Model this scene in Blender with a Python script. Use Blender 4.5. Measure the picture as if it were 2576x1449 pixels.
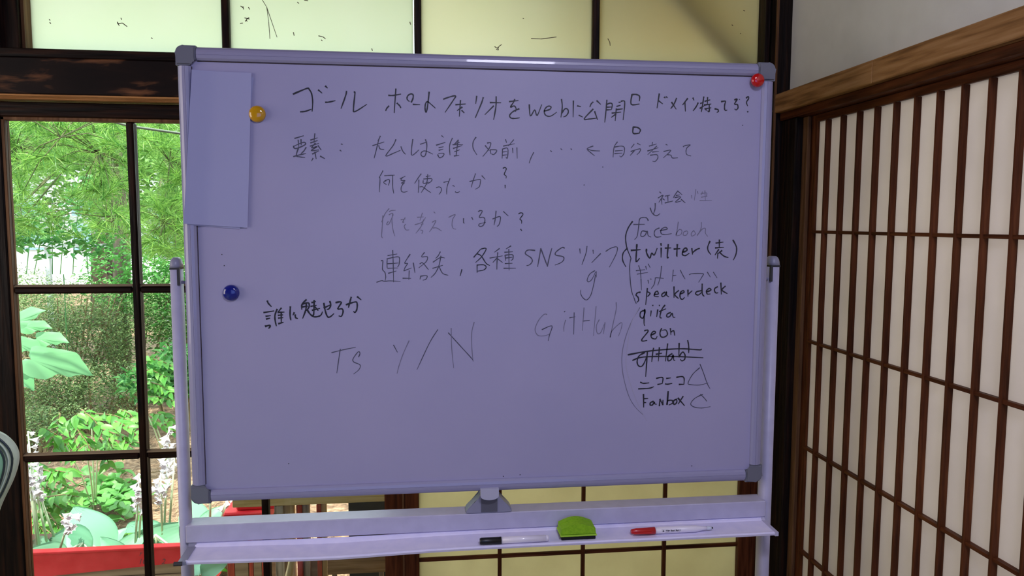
import bpy, bmesh, math, random
from mathutils import Vector, Matrix, noise
PI = math.pi
for o in list(bpy.data.objects): bpy.data.objects.remove(o)
S = bpy.context.scene
C = S.collection

# ------------------------------------------------------------------ camera
F, YAW, PIT, ROL = 1870.0, -0.1188, 0.0886, 0.0032
EYE = Vector((0, 0, 1.43))
cy, sy, cp, sp, cr, sr = math.cos(YAW), math.sin(YAW), math.cos(PIT), math.sin(PIT), math.cos(ROL), math.sin(ROL)
Ry = Matrix(((cy, sy, 0), (-sy, cy, 0), (0, 0, 1)))
B = Matrix(((1, 0, 0), (0, 0, -1), (0, 1, 0)))
Rp = Matrix(((1, 0, 0), (0, cp, -sp), (0, sp, cp)))
Rr = Matrix(((cr, -sr, 0), (sr, cr, 0), (0, 0, 1)))
RW = Rr @ Rp @ B @ Ry                      # world -> optical axes (x right, y down, z forward)
cd = bpy.data.cameras.new('camera'); cam = bpy.data.objects.new('camera', cd); C.objects.link(cam)
cd.sensor_width = 36; cd.lens = F / 2576 * 36; cd.clip_start = 0.02; cd.clip_end = 300
M3 = (Matrix(((1, 0, 0), (0, -1, 0), (0, 0, -1))) @ RW).transposed()
cam.matrix_world = Matrix.Translation(EYE) @ M3.to_4x4()
S.camera = cam

def at(px, py, c, ax=1):
    """survey helper: the point where the sight line through a photo pixel meets the plane axis ax = c"""
    d = RW.transposed() @ Vector(((px - 1288) / F, (py - 724.5) / F, 1))
    return EYE + d * ((c - EYE[ax]) / d[ax])

# ------------------------------------------------------------------ world, sun, room lights, exposure
S.view_settings.view_transform = 'Standard'; S.view_settings.look = 'None'
S.view_settings.gamma = 1; S.view_settings.use_curve_mapping = False
S.view_settings.exposure = 0.0
W = bpy.data.worlds.new('sky'); S.world = W; W.use_nodes = True
nt = W.node_tree; nt.nodes.clear()
bg = nt.nodes.new('ShaderNodeBackground'); out = nt.nodes.new('ShaderNodeOutputWorld')
bg.inputs[0].default_value = (0.80, 0.92, 1.0, 1); bg.inputs[1].default_value = 4.2
nt.links.new(bg.outputs[0], out.inputs[0])
sd = bpy.data.lights.new('sun', 'SUN'); sd.energy = 9.5; sd.angle = 0.01; sd.color = (1, 0.96, 0.86)
sun = bpy.data.objects.new('sun', sd); C.objects.link(sun)
sun.rotation_euler = Vector((-0.10, 0.33, -1.0)).to_track_quat('-Z', 'Y').to_euler()
def area(name, loc, tgt, sx, sz, e, col):
    d = bpy.data.lights.new(name, 'AREA'); d.shape = 'RECTANGLE'; d.size = sx; d.size_y = sz; d.energy = e; d.color = col
    o = bpy.data.objects.new(name, d); C.objects.link(o); o.location = loc
    o.rotation_euler = (Vector(tgt) - Vector(loc)).to_track_quat('-Z', 'Y').to_euler(); return o
area('rear_window_daylight', (0.1, -2.3, 1.5), (0.3, 1.5, 1.3), 2.0, 1.5, 17, (0.24, 0.36, 1.0))
area('left_warm_fill', (-2.3, 0.75, 1.5), (1.05, 1.0, 1.1), 1.4, 1.3, 24, (1.0, 0.90, 0.84))  # added warm fill from the left to brighten the right wall
area('corridor_window_daylight', (2.05, 0.9, 1.3), (1.07, 0.9, 1.2), 2.3, 2.1, 42, (1.0, 0.90, 0.86))
area('ceiling_lamp', (0.4, -0.15, 2.52), (0.4, -0.05, 0), 0.4, 0.4, 24, (0.80, 0.80, 1.0))

# ------------------------------------------------------------------ materials
def mat(name, col=(.8, .8, .8), rough=.5, metal=0, coat=0, spec=.5):
    m = bpy.data.materials.new(name); m.use_nodes = True
    p = m.node_tree.nodes['Principled BSDF']
    p.inputs['Base Color'].default_value = (*col, 1); p.inputs['Roughness'].default_value = rough
    p.inputs['Metallic'].default_value = metal; p.inputs['Coat Weight'].default_value = coat
    p.inputs['Specular IOR Level'].default_value = spec
    return m
def mixcol(m, cols, scale=(1, 1, 1), nscale=5, detail=4, pos=(.3, .7), bump=0, rough=None, coord='Object', dist=0, rand=0):
    """noise driven colour ramp on a material's base colour, with optional relief and per-object variation"""
    n = m.node_tree.nodes; l = m.node_tree.links; p = n['Principled BSDF']
    tc = n.new('ShaderNodeTexCoord'); mp = n.new('ShaderNodeMapping'); mp.inputs['Scale'].default_value = scale
    l.new(tc.outputs[coord], mp.inputs['Vector'])
    nz = n.new('ShaderNodeTexNoise'); nz.inputs['Scale'].default_value = nscale; nz.inputs['Detail'].default_value = detail
    nz.inputs['Distortion'].default_value = dist
    l.new(mp.outputs[0], nz.inputs['Vector'])
    rp = n.new('ShaderNodeValToRGB'); e = rp.color_ramp.elements
    e[0].position = pos[0]; e[1].position = pos[1]
    e[0].color = (*cols[0], 1); e[1].color = (*cols[-1], 1)
    for i, c in enumerate(cols[1:-1]):
        x = e.new(pos[0] + (pos[1] - pos[0]) * (i + 1) / (len(cols) - 1)); x.color = (*c, 1)
    l.new(nz.outputs['Fac'], rp.inputs[0])
    src = rp.outputs[0]
    if rand:
        oi = n.new('ShaderNodeObjectInfo'); hs = n.new('ShaderNodeHueSaturation')
        mr = n.new('ShaderNodeMapRange'); mr.inputs['To Min'].default_value = 1 - rand; mr.inputs['To Max'].default_value = 1 + rand
        l.new(oi.outputs['Random'], mr.inputs['Value']); l.new(mr.outputs[0], hs.inputs['Value'])
        l.new(src, hs.inputs['Color']); src = hs.outputs[0]
    l.new(src, p.inputs['Base Color'])
    if bump:
        b = n.new('ShaderNodeBump'); b.inputs['Strength'].default_value = bump; b.inputs['Distance'].default_value = .01
        l.new(nz.outputs['Fac'], b.inputs['Height']); l.new(b.outputs[0], p.inputs['Normal'])
    if rough: p.inputs['Roughness'].default_value = rough
    return m
def wood(name, cols, axis, rough=.45, sc=9, pos=(.3, .72), bump=.25, rand=.12):
    s = [11, 11, 11]; s['xyz'.index(axis)] = .7
    return mixcol(mat(name, spec=.12), cols, s, sc, 5, pos, bump, rough, rand=rand, dist=.3)
DK = [(.004, .003, .0025), (.014, .006, .004), (.035, .013, .006)]
WD = {a: wood('dark_wood_' + a, DK, a) for a in 'xyz'}
RD = [(.035, .009, .003), (.085, .024, .008), (.13, .04, .013)]
WR = {a: wood('red_brown_wood_' + a, RD, a) for a in 'xyz'}
WN = wood('worn_brown_wood', [(.17, .08, .028), (.32, .16, .06), (.42, .23, .10)], 'y', .6)
BK = wood('black_wood', [(.004, .003, .003), (.012, .007, .005), (.03, .012, .006)], 'z', .5)
# lintel with big worn patches
LT = mixcol(mat('worn_lintel_wood', rough=.5, spec=.12), [(.007, .004, .004), (.012, .006, .005), (.17, .07, .03)], (2.2, 2.2, 9), 2.2, 5, (.42, .66), .1, .5, dist=.5)
LITW = wood('lit_amber_wood', [(.30, .13, .04), (.55, .26, .09)], 'x', .5)  # outside light on the lintel track, put into the wood's colour
EDGE = wood('lit_edge_wood', [(.09, .04, .017), (.20, .10, .045)], 'z', .5)  # lighter brown for edge strips: their lit look is put into the colour
LITBEVEL = wood('lit_bevel_wood', [(.22, .15, .09), (.38, .28, .18)], 'x', .7)  # muntin top bevels: light from outside put into the colour
PLASTER = mixcol(mat('plaster', rough=.95), [(.62, .61, .57), (.70, .69, .65)], (1, 1, 1), 9, 8, (.3, .7), .25, .95)

CEIL = mixcol(mat('ceiling_board', rough=.8), [(.12, .07, .04), (.2, .13, .08)], (1, 12, 1), 4)
TATAMI = mixcol(mat('tatami', rough=.9), [(.30, .26, .13), (.40, .35, .19)], (2, 60, 1), 10)
WALLP = mixcol(mat('room_plaster', rough=.95), [(.33, .31, .28), (.40, .38, .34)], (1, 1, 1), 7)

def translucent(name, col, dcol, fac, noise_col=None, nscale=6, nmap=(1, 1, 1)):
    m = bpy.data.materials.new(name); m.use_nodes = True
    n = m.node_tree.nodes; l = m.node_tree.links; n.clear()
    o = n.new('ShaderNodeOutputMaterial'); mx = n.new('ShaderNodeMixShader'); t = n.new('ShaderNodeBsdfTranslucent'); d = n.new('ShaderNodeBsdfPrincipled')
    t.inputs[0].default_value = (*col, 1); d.inputs['Base Color'].default_value = (*dcol, 1); d.inputs['Roughness'].default_value = .45
    mx.inputs[0].default_value = fac
    if noise_col:
        tc = n.new('ShaderNodeTexCoord'); mp = n.new('ShaderNodeMapping'); mp.inputs['Scale'].default_value = nmap
        nz = n.new('ShaderNodeTexNoise'); nz.inputs['Scale'].default_value = nscale; nz.inputs['Detail'].default_value = 5
        l.new(tc.outputs['Object'], mp.inputs[0]); l.new(mp.outputs[0], nz.inputs['Vector'])
        rp = n.new('ShaderNodeValToRGB'); rp.color_ramp.elements[0].position = .35; rp.color_ramp.elements[1].position = .7
        rp.color_ramp.elements[0].color = (*noise_col, 1); rp.color_ramp.elements[1].color = (*col, 1)
        l.new(nz.outputs['Fac'], rp.inputs[0]); l.new(rp.outputs[0], t.inputs[0])
    l.new(d.outputs[0], mx.inputs[1]); l.new(t.outputs[0], mx.inputs[2]); l.new(mx.outputs[0], o.inputs[0])
    return m
FROST = translucent('frosted_glass', (.94, 1.0, .88), (.25, .26, .2), .95, (.90, .98, .82), 3)
FROST2 = translucent('yellower_frosted_glass', (.98, 1.0, .84), (.25, .26, .2), .96, (.94, .97, .78), 3)  # slightly yellower tint, used for the two right-hand panes
BACKPAPER = translucent('backlit_shoji_paper', (.76, .71, .50), (.45, .42, .25), .80, (.70, .65, .45), 14)
def glass(name):
    m = bpy.data.materials.new(name); m.use_nodes = True
    n = m.node_tree.nodes; l = m.node_tree.links; n.clear()
    o = n.new('ShaderNodeOutputMaterial'); mx = n.new('ShaderNodeMixShader'); t = n.new('ShaderNodeBsdfTransparent'); g = n.new('ShaderNodeBsdfGlossy')
    f = n.new('ShaderNodeFresnel'); f.inputs[0].default_value = 1.45
    t.inputs[0].default_value = (.97, .99, .97, 1); g.inputs['Roughness'].default_value = .02
    l.new(f.outputs[0], mx.inputs[0]); l.new(t.outputs[0], mx.inputs[1]); l.new(g.outputs[0], mx.inputs[2]); l.new(mx.outputs[0], o.inputs[0])
    return m
GLASS = glass('window_glass')
PAPER = translucent('shoji_paper', (.86, .84, .80), (.72, .69, .66), .42, (.78, .76, .72), 8)

def leafmat(name, a, b, tr=.35, rand=.25, nscale=30, rough=.4, hue=.03):
    m = bpy.data.materials.new(name); m.use_nodes = True
    n = m.node_tree.nodes; l = m.node_tree.links; p = n['Principled BSDF']; o = n['Material Output']
    p.inputs['Roughness'].default_value = rough
    g = n.new('ShaderNodeNewGeometry'); rp = n.new('ShaderNodeValToRGB')
    rp.color_ramp.elements[0].color = (*a, 1); rp.color_ramp.elements[1].color = (*b, 1)
    oi = n.new('ShaderNodeObjectInfo'); ad = n.new('ShaderNodeMath'); ad.operation = 'ADD'; fr = n.new('ShaderNodeMath'); fr.operation = 'FRACT'
    l.new(g.outputs['Random Per Island'], ad.inputs[0]); l.new(oi.outputs['Random'], ad.inputs[1]); l.new(ad.outputs[0], fr.inputs[0])
    l.new(fr.outputs[0], rp.inputs[0])
    t = n.new('ShaderNodeBsdfTranslucent'); mx = n.new('ShaderNodeMixShader'); mx.inputs[0].default_value = tr
    l.new(rp.outputs[0], p.inputs['Base Color']); l.new(rp.outputs[0], t.inputs[0])
    l.new(p.outputs[0], mx.inputs[1]); l.new(t.outputs[0], mx.inputs[2]); l.new(mx.outputs[0], o.inputs[0])
    return m

# ------------------------------------------------------------------ object helpers
def link(name, me, m, parent=None, smooth=False):
    o = bpy.data.objects.new(name, me); C.objects.link(o)
    if m and not me.materials:
        for x in (m if isinstance(m, (list, tuple)) else [m]): me.materials.append(x)
    if parent: o.parent = parent
    if smooth:
        for p in me.polygons: p.use_smooth = True
    return o
def frombm(name, bm, m, parent=None, smooth=False):
    bmesh.ops.recalc_face_normals(bm, faces=bm.faces)
    me = bpy.data.meshes.new(name); bm.to_mesh(me); bm.free(); return link(name, me, m, parent, smooth)
def pyd(name, v, f, m, parent=None, smooth=False):
    me = bpy.data.meshes.new(name); me.from_pydata([tuple(x) for x in v], [], f); me.update(); return link(name, me, m, parent, smooth)
def bx(bm, x0, x1, y0, y1, z0, z1, bev=0):
    r = bmesh.ops.create_cube(bm, size=1)
    for v in r['verts']: v.co = Vector(((x0 + x1) / 2 + v.co.x * (x1 - x0), (y0 + y1) / 2 + v.co.y * (y1 - y0), (z0 + z1) / 2 + v.co.z * (z1 - z0)))
    if bev:
        es = list({e for v in r['verts'] for e in v.link_edges})
        bmesh.ops.bevel(bm, geom=es, offset=bev, segments=1, affect='EDGES')
def box(name, x0, x1, y0, y1, z0, z1, m, parent=None, bev=.0015):
    bm = bmesh.new(); bx(bm, x0, x1, y0, y1, z0, z1, bev); return frombm(name, bm, m, parent)
def empty(name, loc=(0, 0, 0)):
    o = bpy.data.objects.new(name, None); C.objects.link(o); o.empty_display_size = .05; o.location = loc; return o
def tag(o, label=None, cat=None, group=None, kind=None):
    if label: o['label'] = label
    if cat: o['category'] = cat
    if group: o['group'] = group
    if kind: o['kind'] = kind
    return o
def struct(name, loc=(0, 0, 0)): return tag(empty(name, loc), kind='structure')
def settle(root):
    """move an Empty's origin to the foot of its parts without moving them"""
    bpy.context.view_layer.update()
    pts = [c.matrix_world @ Vector(k) for c in root.children_recursive if c.type == 'MESH' for k in c.bound_box]
    if not pts: return
    lo = Vector((min(p.x for p in pts), min(p.y for p in pts), min(p.z for p in pts))); hi = Vector((max(p.x for p in pts), max(p.y for p in pts), 0))
    t = Vector(((lo.x + hi.x) / 2, (lo.y + hi.y) / 2, lo.z))
    for c in root.children: c.location = Vector(c.location) - t
    root.location = Vector(root.location) + t
def tube(bm, pts, rad, n=8, cap=True):
    pts = [Vector(p) for p in pts]; rings = []
    for i, p in enumerate(pts):
        r = rad[i] if isinstance(rad, (list, tuple)) else rad
        d = (pts[min(i + 1, len(pts) - 1)] - pts[max(i - 1, 0)]).normalized()
        u = d.cross(Vector((0, 0, 1)))
        if u.length < .05: u = d.cross(Vector((0, 1, 0)))
        u.normalize(); w = d.cross(u)
        rings.append([bm.verts.new(p + (u * math.cos(2 * PI * k / n) + w * math.sin(2 * PI * k / n)) * r) for k in range(n)])
    for a, b in zip(rings, rings[1:]):
        for k in range(n): bm.faces.new((a[k], a[(k + 1) % n], b[(k + 1) % n], b[k]))
    if cap: bm.faces.new(rings[0]); bm.faces.new(rings[-1])
def tubeobj(name, pts, rad, m, parent=None, n=8):
    bm = bmesh.new(); tube(bm, pts, rad, n); return frombm(name, bm, m, parent, True)
def prism(bm, poly, ax, a, b):
    """polygon of (u, v) pairs swept along axis ax from a to b"""
    def P(u, v, w): return {'x': (w, u, v), 'y': (u, w, v), 'z': (u, v, w)}[ax]
    A = [bm.verts.new(P(u, v, a)) for u, v in poly]; Bv = [bm.verts.new(P(u, v, b)) for u, v in poly]
    bm.faces.new(A); bm.faces.new(Bv[::-1])
    for i in range(len(poly)): bm.faces.new((A[i], A[(i + 1) % len(poly)], Bv[(i + 1) % len(poly)], Bv[i]))
rnd = random.Random(7)

# ------------------------------------------------------------------ room shell
tag(box('floor', -2.5, 2.2, -2.5, 2.2, -.05, 0, TATAMI), kind='structure')
tag(box('ceiling', -2.5, 2.2, -2.5, 2.35, 2.6, 2.65, CEIL), kind='structure')
tag(box('wall_left', -2.6, -2.5, -2.5, 2.25, 0, 2.6, WALLP), kind='structure')
tag(box('wall_rear', -2.6, 2.2, -2.6, -2.5, 0, 2.6, WALLP), kind='structure')
tag(box('wall_back', -2.5, 1.06, 2.11, 2.23, 2.38, 2.6, WALLP), kind='structure')
tag(box('wall_right', 1.05, 1.15, -2.5, 2.09, 1.79, 2.6, PLASTER), kind='structure')
tag(box('wall_corridor', 2.12, 2.2, -2.5, 2.1, 0, 2.6, WALLP), kind='structure')
tag(box('wall_right_lower', 1.085, 1.15, -2.5, .25, 0, 1.79, WALLP), kind='structure')
# corner post
tag(box('trim_1', 1.0056, 1.14, 2.07, 2.25, 0, 2.6, BK, bev=.004), kind='structure')
bm = bmesh.new(); bx(bm, 1.0035, 1.0095, 2.066, 2.0745, 0, 2.6, .001)
pe = frombm('post_edge', bm, EDGE, bpy.data.objects['trim_1'])  # pale strip carrying the lit edge of the post
# right wall: nageshi rail, kamoi, threshold
t = struct('trim_2'); box('picture_rail', 1.005, 1.06, -2.4, 1.60, 1.7435, 1.796, WN, t, .002)
box('picture_rail', 1.005, 1.06, 1.601, 2.069, 1.7435, 1.796, WN, t, .002)
box('upper_track', 1.022, 1.08, -2.4, 2.069, 1.722, 1.7434, WR['y'], t, .002)
box('lower_track', 1.03, 1.085, -2.4, 2.069, 0.001, .03, WR['y'], t, .002)
t = struct('trim_3')
box('jamb', 1.028, 1.08, 1.985, 2.069, .0305, 1.7215, BK, t, .003)

# right lattice shoji: door_2 ; paper, stile, rails, slats, crossbars
d2 = struct('door_2')
PX = 1.066
box('stile', 1.0595, 1.083, 1.926, 1.984, .031, 1.7215, WR['z'], d2, .002)
box('stile_fillet', 1.048, 1.0594, 1.956, 1.984, .031, 1.7215, EDGE, d2, .002)
box('top_rail', 1.0560, 1.083, .32, 1.926, 1.702, 1.7215, WR['y'], d2, .002)
box('bottom_rail', 1.0560, 1.083, .32, 1.926, .031, .10, WR['y'], d2, .002)
box('stile', 1.048, 1.083, .25, .32, .031, 1.7215, WR['z'], d2, .002)
box('paper', PX, PX + .003, .32, 1.926, .10, 1.702, PAPER, d2, 0)
slat = None
y = 1.8683
for k in range(22):
    if slat is None:
        slat = box('slat', 0, .015, -.0035, .0035, .101, 1.701, WR['z'], d2, .001); o = slat
    else:
        o = slat.copy(); C.objects.link(o); o.parent = d2
    o.location = (1.0505, y, 0); y -= .0711
    if y < .36: break
for z in (1.4058, 1.1035, .803, .5025, .2):
    box('crossbar', 1.0535, 1.066, .32, 1.926, z - .004, z + .004, WR['y'], d2, .0008)

# ------------------------------------------------------------------ back wall: lintel beam with grooved underside
t4 = struct('trim_4')
box('lintel_beam', -2.45, 1.0, 2.07, 2.135, 1.752, 1.845, LT, t4, .003)
box('transom_sill', -2.45, 1.0, 2.075, 2.19, 1.845, 1.868, WD['x'], t4, .002)
box('track_lip', -2.45, 1.0, 2.071, 2.083, 1.7475, 1.7520, LITW, t4, .0006)
box('track_lip', -2.45, 1.0, 2.091, 2.107, 1.7425, 1.752, LITW, t4, .0006)
box('track_soffit', -2.45, 1.0, 2.083, 2.2, 1.746, 1.752, LITW, t4, .0006)
box('threshold', -2.45, 1.0, 2.07, 2.22, .0, .03, WD['x'], t4, .002)
# transom window_2 : four frosted panes, muntins
w2 = struct('window_2')
ZT0, ZT1 = 1.868, 2.30
box('left_stile', -1.075, -1.0285, 2.095, 2.17, ZT0, 2.38, WD['z'], w2, .002)
box('bevel_strip', -1.0285, -1.020, 2.11, 2.16, ZT0, ZT1, EDGE, w2, .001)
box('right_stile', .984, 1.0, 2.10, 2.17, ZT0, 2.38, WD['z'], w2, .002)
box('top_rail', -2.42, 1.0, 2.095, 2.17, ZT1, 2.38, WD['x'], w2, .002)
mu = [-.5245, -.011, .4935]
for x in mu: box('muntin', x - .010, x + .010, 2.128, 2.16, ZT0, ZT1, WD['z'], w2, .003)
xs = [-1.020, *mu, .984]
for i in range(4):
    a = xs[i] + (.009 if i else 0); b = xs[i + 1] - (.009 if i < 3 else 0)
    if i == 1: b -= .0035                                     # the pane stops short: daylight shows in the gap
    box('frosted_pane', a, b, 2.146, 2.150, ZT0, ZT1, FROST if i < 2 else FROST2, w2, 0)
# dirt on the frosted glass: dead twigs and specks stuck to the panes
DIRT = mat('dirt', (.10, .09, .05), .9)
def dirt(lines, wpx):
    V, Fc = [], []
    for ln in lines.split(';'):
        P = [at(*map(float, q.split(',')), 2.1455) for q in ln.split()]; h = wpx * .5 * 2.15 / F
        for a, b in zip(P, P[1:]):
            d = (b - a).normalized(); n_ = Vector((-d.z, 0, d.x)) * h; k = len(V)
            V += [tuple(a + n_), tuple(a - n_), tuple(b - n_ * .8), tuple(b + n_ * .8)]; Fc.append((k, k + 1, k + 2, k + 3))
    tag(pyd('dirt_mark', V, Fc, DIRT, w2), kind='stuff')
dirt('660,0 671,18 676,55 679,98;671,18 697,94', 1.6)
dirt('605,15 612,20;611,16 613,24;625,18 628,24;617,54 622,47 627,44;619,50 622,54;604,59 611,58;615,45 628,48;738,81 740,90;801,90 813,93 819,98;808,100 811,103;765,0 775,2;748,5 752,9;295,55 300,65;295,60 308,58 320,67;304,45 306,50;124,48 126,52;125,56 128,60;380,95 384,97;935,122 937,128;1031,55 1033,62', 2.2)
dirt('1244,117 1252,122 1256,116 1262,112;1248,124 1254,126 1252,118;1315,46 1318,47;1336,97 1362,98 1400,93;1529,97 1534,106 1535,115;1841,62 1844,65;1870,26 1874,28;1862,84 1864,85', 2.0)
tag(box('trim_5', -1.215, -1.08, 2.055, 2.18, 1.869, 2.6, WD['z'], bev=.004), kind='structure')
w4 = struct('window_4')
box('right_stile', -1.29, -1.2155, 2.10, 2.17, ZT0, ZT1, WD['z'], w4, .002)
for x in (-1.8,): box('muntin', x - .01, x + .01, 2.128, 2.16, ZT0, ZT1, WD['z'], w4, .002)
box('frosted_pane', -1.79, -1.29, 2.146, 2.15, ZT0, ZT1, FROST, w4, 0)
box('frosted_pane', -2.45, -1.81, 2.146, 2.15, ZT0, ZT1, FROST, w4, 0)

# glazed sliding leaf
def glazed(name, xl, off, y0, last=True):
    w = struct(name)
    x0, x1 = xl, xl + 1.115
    g0, g1 = x0 + .075, x0 + 1.062
    box('stile', x0, g0, y0, y0 + .036, .031, 1.742, BK, w, .003)
    box('stile', g1, g1 + .053, y0, y0 + .036, .031, 1.742, WR['z'], w, .003)
    box('top_rail', g0, g1, y0, y0 + .036, 1.703, 1.742, WD['x'], w, .003)
    box('bottom_rail', g0, g1, y0, y0 + .036, .031, .30, WD['x'], w, .003)
    box('bevel_strip', g0, g0 + .0085, y0 + .004, y0 + .03, .30, 1.703, EDGE, w, .001)
    box('bevel_strip', g0, g1, y0 + .004, y0 + .03, 1.6945, 1.703, EDGE, w, .001)
    vx = [g0 + .3225, g0 + .3225 + .326]
    for v in vx: box('vertical_muntin', v - .0095, v + .0095, y0 + .002, y0 + .034, .30, 1.695, WD['z'], w, .004)
    zs = [.30, .775, 1.2415, 1.6945]
    hx = [g0 + .0085, *vx, g1]
    for j in (1, 2):
        for i in range(3):
            a = hx[i] + (.0095 if i else 0); b = hx[i + 1] - (.0095 if i < 2 else 0)
            box('horizontal_muntin', a, b, y0 + .003, y0 + .033, zs[j] - .0095, zs[j] + .0095, WD['x'], w, .005)
    for j in (1, 2):
        for i in range(3):
            a = hx[i] + (.0095 if i else 0); b = hx[i + 1] - (.0095 if i < 2 else 0)
            bm = bmesh.new(); z_ = zs[j] + .0096; prism(bm, [(y0 + .004, z_), (y0 + .0165, z_), (y0 + .0165, z_ + .0055)], 'x', a, b); frombm('muntin_bevel', bm, LITBEVEL, w)  # strip carrying the lit upper bevel of the muntin
    for i in range(3):
        for j in range(3):
            a = hx[i] + (.0095 if i else 0); b = hx[i + 1] - (.0095 if i < 2 else 0)
            box('glass_pane', a, b, y0 + .017, y0 + .020, zs[j] + (.0095 if j else 0), zs[j + 1] - (.0095 if j < 2 else 0), GLASS, w, 0)
    return w
glazed('window_1', -1.1800, 0, 2.133)
glazed('window_3', -2.24, 0, 2.171)

# back shoji door_1
d1 = struct('door_1')
sx0, sx1 = at(1014, 1300, 2.095).x, at(1902, 1300, 2.095).x
px0, px1 = at(1054, 1300, 2.10).x, at(1857, 1300, 2.10).x
box('stile', sx0, px0, 2.094, 2.124, .031, 1.742, WR['z'], d1, .002)
box('stile_edge', sx0 - .002, sx0 + .003, 2.0915, 2.094, .031, 1.742, EDGE, d1, 0)  # pale strip carrying the edge highlight of the stile
box('stile', px1, 1.004, 2.094, 2.124, .031, 1.742, WR['z'], d1, .002)
box('top_rail', px0, px1, 2.094, 2.124, 1.69, 1.742, WR['x'], d1, .002)
box('bottom_rail', px0, px1, 2.094, 2.124, .031, .10, WR['x'], d1, .002)
box('paper', px0, px1, 2.112, 2.114, .10, 1.69, BACKPAPER, d1, 0)
for px in (1257.5, 1468, 1673):
    x = at(px, 1300, 2.10).x; box('vertical_bar', x - .0055, x + .0055, 2.099, 2.111, .10, 1.69, WR['z'], d1, .001)
zb = at(1457, 1391, 2.10).z; zu = at(1572, 1270, 2.10).z; st = zu - zb
z = zb - 2 * st
while z < 1.66:
    if z > .12: box('horizontal_bar', px0, px1, 2.103, 2.1115, z - .0055, z + .0055, WR['x'], d1, .001)
    z += st

PALEB = wood('shade_box_tan', [(.70, .50, .20), (.85, .64, .28)], 'x', .7)
# roof and eave outside (keeps the sun off the glass), outer face of the house
rf = struct('trim_6')
bm = bmesh.new(); prism(bm, [(-3.0, 3.55), (2.72, 2.43), (2.72, 2.50), (-3.0, 3.62)], 'x', -4.0, 3.0); frombm('roof_slab', bm, WD['y'], rf)
k = -3.9
while k < 3:
    bm = bmesh.new(); prism(bm, [(2.2, 2.47), (2.70, 2.375), (2.70, 2.43), (2.2, 2.53)], 'x', k, k + .045); frombm('rafter', bm, WN, rf); k += .45
box('gutter', -4, 3, 2.70, 2.76, 2.36, 2.41, BK, rf, .01)
tag(box('wall_gable', 1.14, 3.0, 2.1, 2.2, -.45, 2.6, WALLP), kind='structure').name = 'wall_outer'
tag(box('wall_pane_shade', 1.06, 1.16, 2.26, 6.0, -.45, 2.6, mixcol(mat('pane_shade_yellow', rough=.9), [(.52, .36, .14), (.60, .43, .18)], (1, 1, 1), 6)), kind='structure')  # added wall: darkens the right panes and bounces yellow onto them
wr_ = struct('trim_7'); box('pane_shade_eave', .15, 1.3, 2.74, 6.2, 2.28, 2.34, WN, wr_)  # eave added with the wall to darken the same panes
for yy in (2.9, 3.35, 3.8, 4.25, 4.7, 5.15, 5.6): box('rafter', .17, 1.06, yy, yy + .045, 2.22, 2.28, WN, wr_)
tag(box('pane_shade_box', .28, .78, 2.44, 2.58, 1.92, 2.36, PALEB, bev=.004), 'unseen tan box added outside to shade the right frosted panes', 'shade box')  # added box: shade and warm bounce on the right panes
tag(box('wall_foundation', -4, 3.0, 2.1, 2.2, -.45, -.05, WALLP), kind='structure').name = 'wall_base'

# ------------------------------------------------------------------ whiteboard on its stand
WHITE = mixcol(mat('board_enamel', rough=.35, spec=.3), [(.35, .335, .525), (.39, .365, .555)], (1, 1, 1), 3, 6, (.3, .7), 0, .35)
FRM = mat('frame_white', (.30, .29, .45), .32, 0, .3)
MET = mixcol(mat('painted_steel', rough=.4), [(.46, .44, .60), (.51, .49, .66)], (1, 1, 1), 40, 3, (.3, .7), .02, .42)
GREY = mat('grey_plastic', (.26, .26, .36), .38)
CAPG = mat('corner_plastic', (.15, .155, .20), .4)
DGREY = mat('dark_gap', (.03, .03, .035), .6)
wb = empty('whiteboard')
BX0, BX1, BZ0, BZ1 = -.476, .7505, .8515, 1.770
YF, YS = 1.546, 1.5545
fw = .0275
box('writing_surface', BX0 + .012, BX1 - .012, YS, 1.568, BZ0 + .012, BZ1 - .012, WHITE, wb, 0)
box('back_panel', BX0 + .01, BX1 - .01, 1.569, 1.574, BZ0 + .01, BZ1 - .01, MET, wb, 0)
# rounded frame profile (u = distance from outer edge inwards, v = depth)
PROF = [(0, 1.578), (0, 1.558), (.002, 1.552), (.006, 1.548), (.011, 1.546), (.016, 1.5455), (.0165, 1.5462), (.0175, 1.5455), (.023, 1.547), (.0268, 1.5505), (.0275, 1.556), (.0275, 1.5562), (.0275, 1.578)]
def frail(name, a, b, side, m, prof=PROF):
    bm = bmesh.new()
    def P(s, u, v):
        return {'top': (s, v, BZ1 - u), 'bottom': (s, v, BZ0 + u), 'left': (BX0 + u, v, s), 'right': (BX1 - u, v, s)}[side]
    A = [bm.verts.new(P(a, u, v)) for u, v in prof]; Bv = [bm.verts.new(P(b, u, v)) for u, v in prof]
    for i in range(len(prof)): bm.faces.new((A[i], A[(i + 1) % len(prof)], Bv[(i + 1) % len(prof)], Bv[i]))
    bm.faces.new(A); bm.faces.new(Bv)
    o = frombm(name, bm, m, wb); return o
cs = .0385
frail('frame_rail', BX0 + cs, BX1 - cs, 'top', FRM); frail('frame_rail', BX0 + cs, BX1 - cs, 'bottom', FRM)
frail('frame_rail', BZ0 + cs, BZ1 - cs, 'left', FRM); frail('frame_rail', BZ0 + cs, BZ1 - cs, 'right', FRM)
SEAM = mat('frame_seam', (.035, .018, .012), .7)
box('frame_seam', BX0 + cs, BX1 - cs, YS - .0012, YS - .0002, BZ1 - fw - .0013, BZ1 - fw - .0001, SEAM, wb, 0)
box('frame_seam', BX0 + fw + .0001, BX0 + fw + .0010, YS - .0012, YS - .0002, BZ0 + cs, BZ1 - cs, SEAM, wb, 0)
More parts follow.
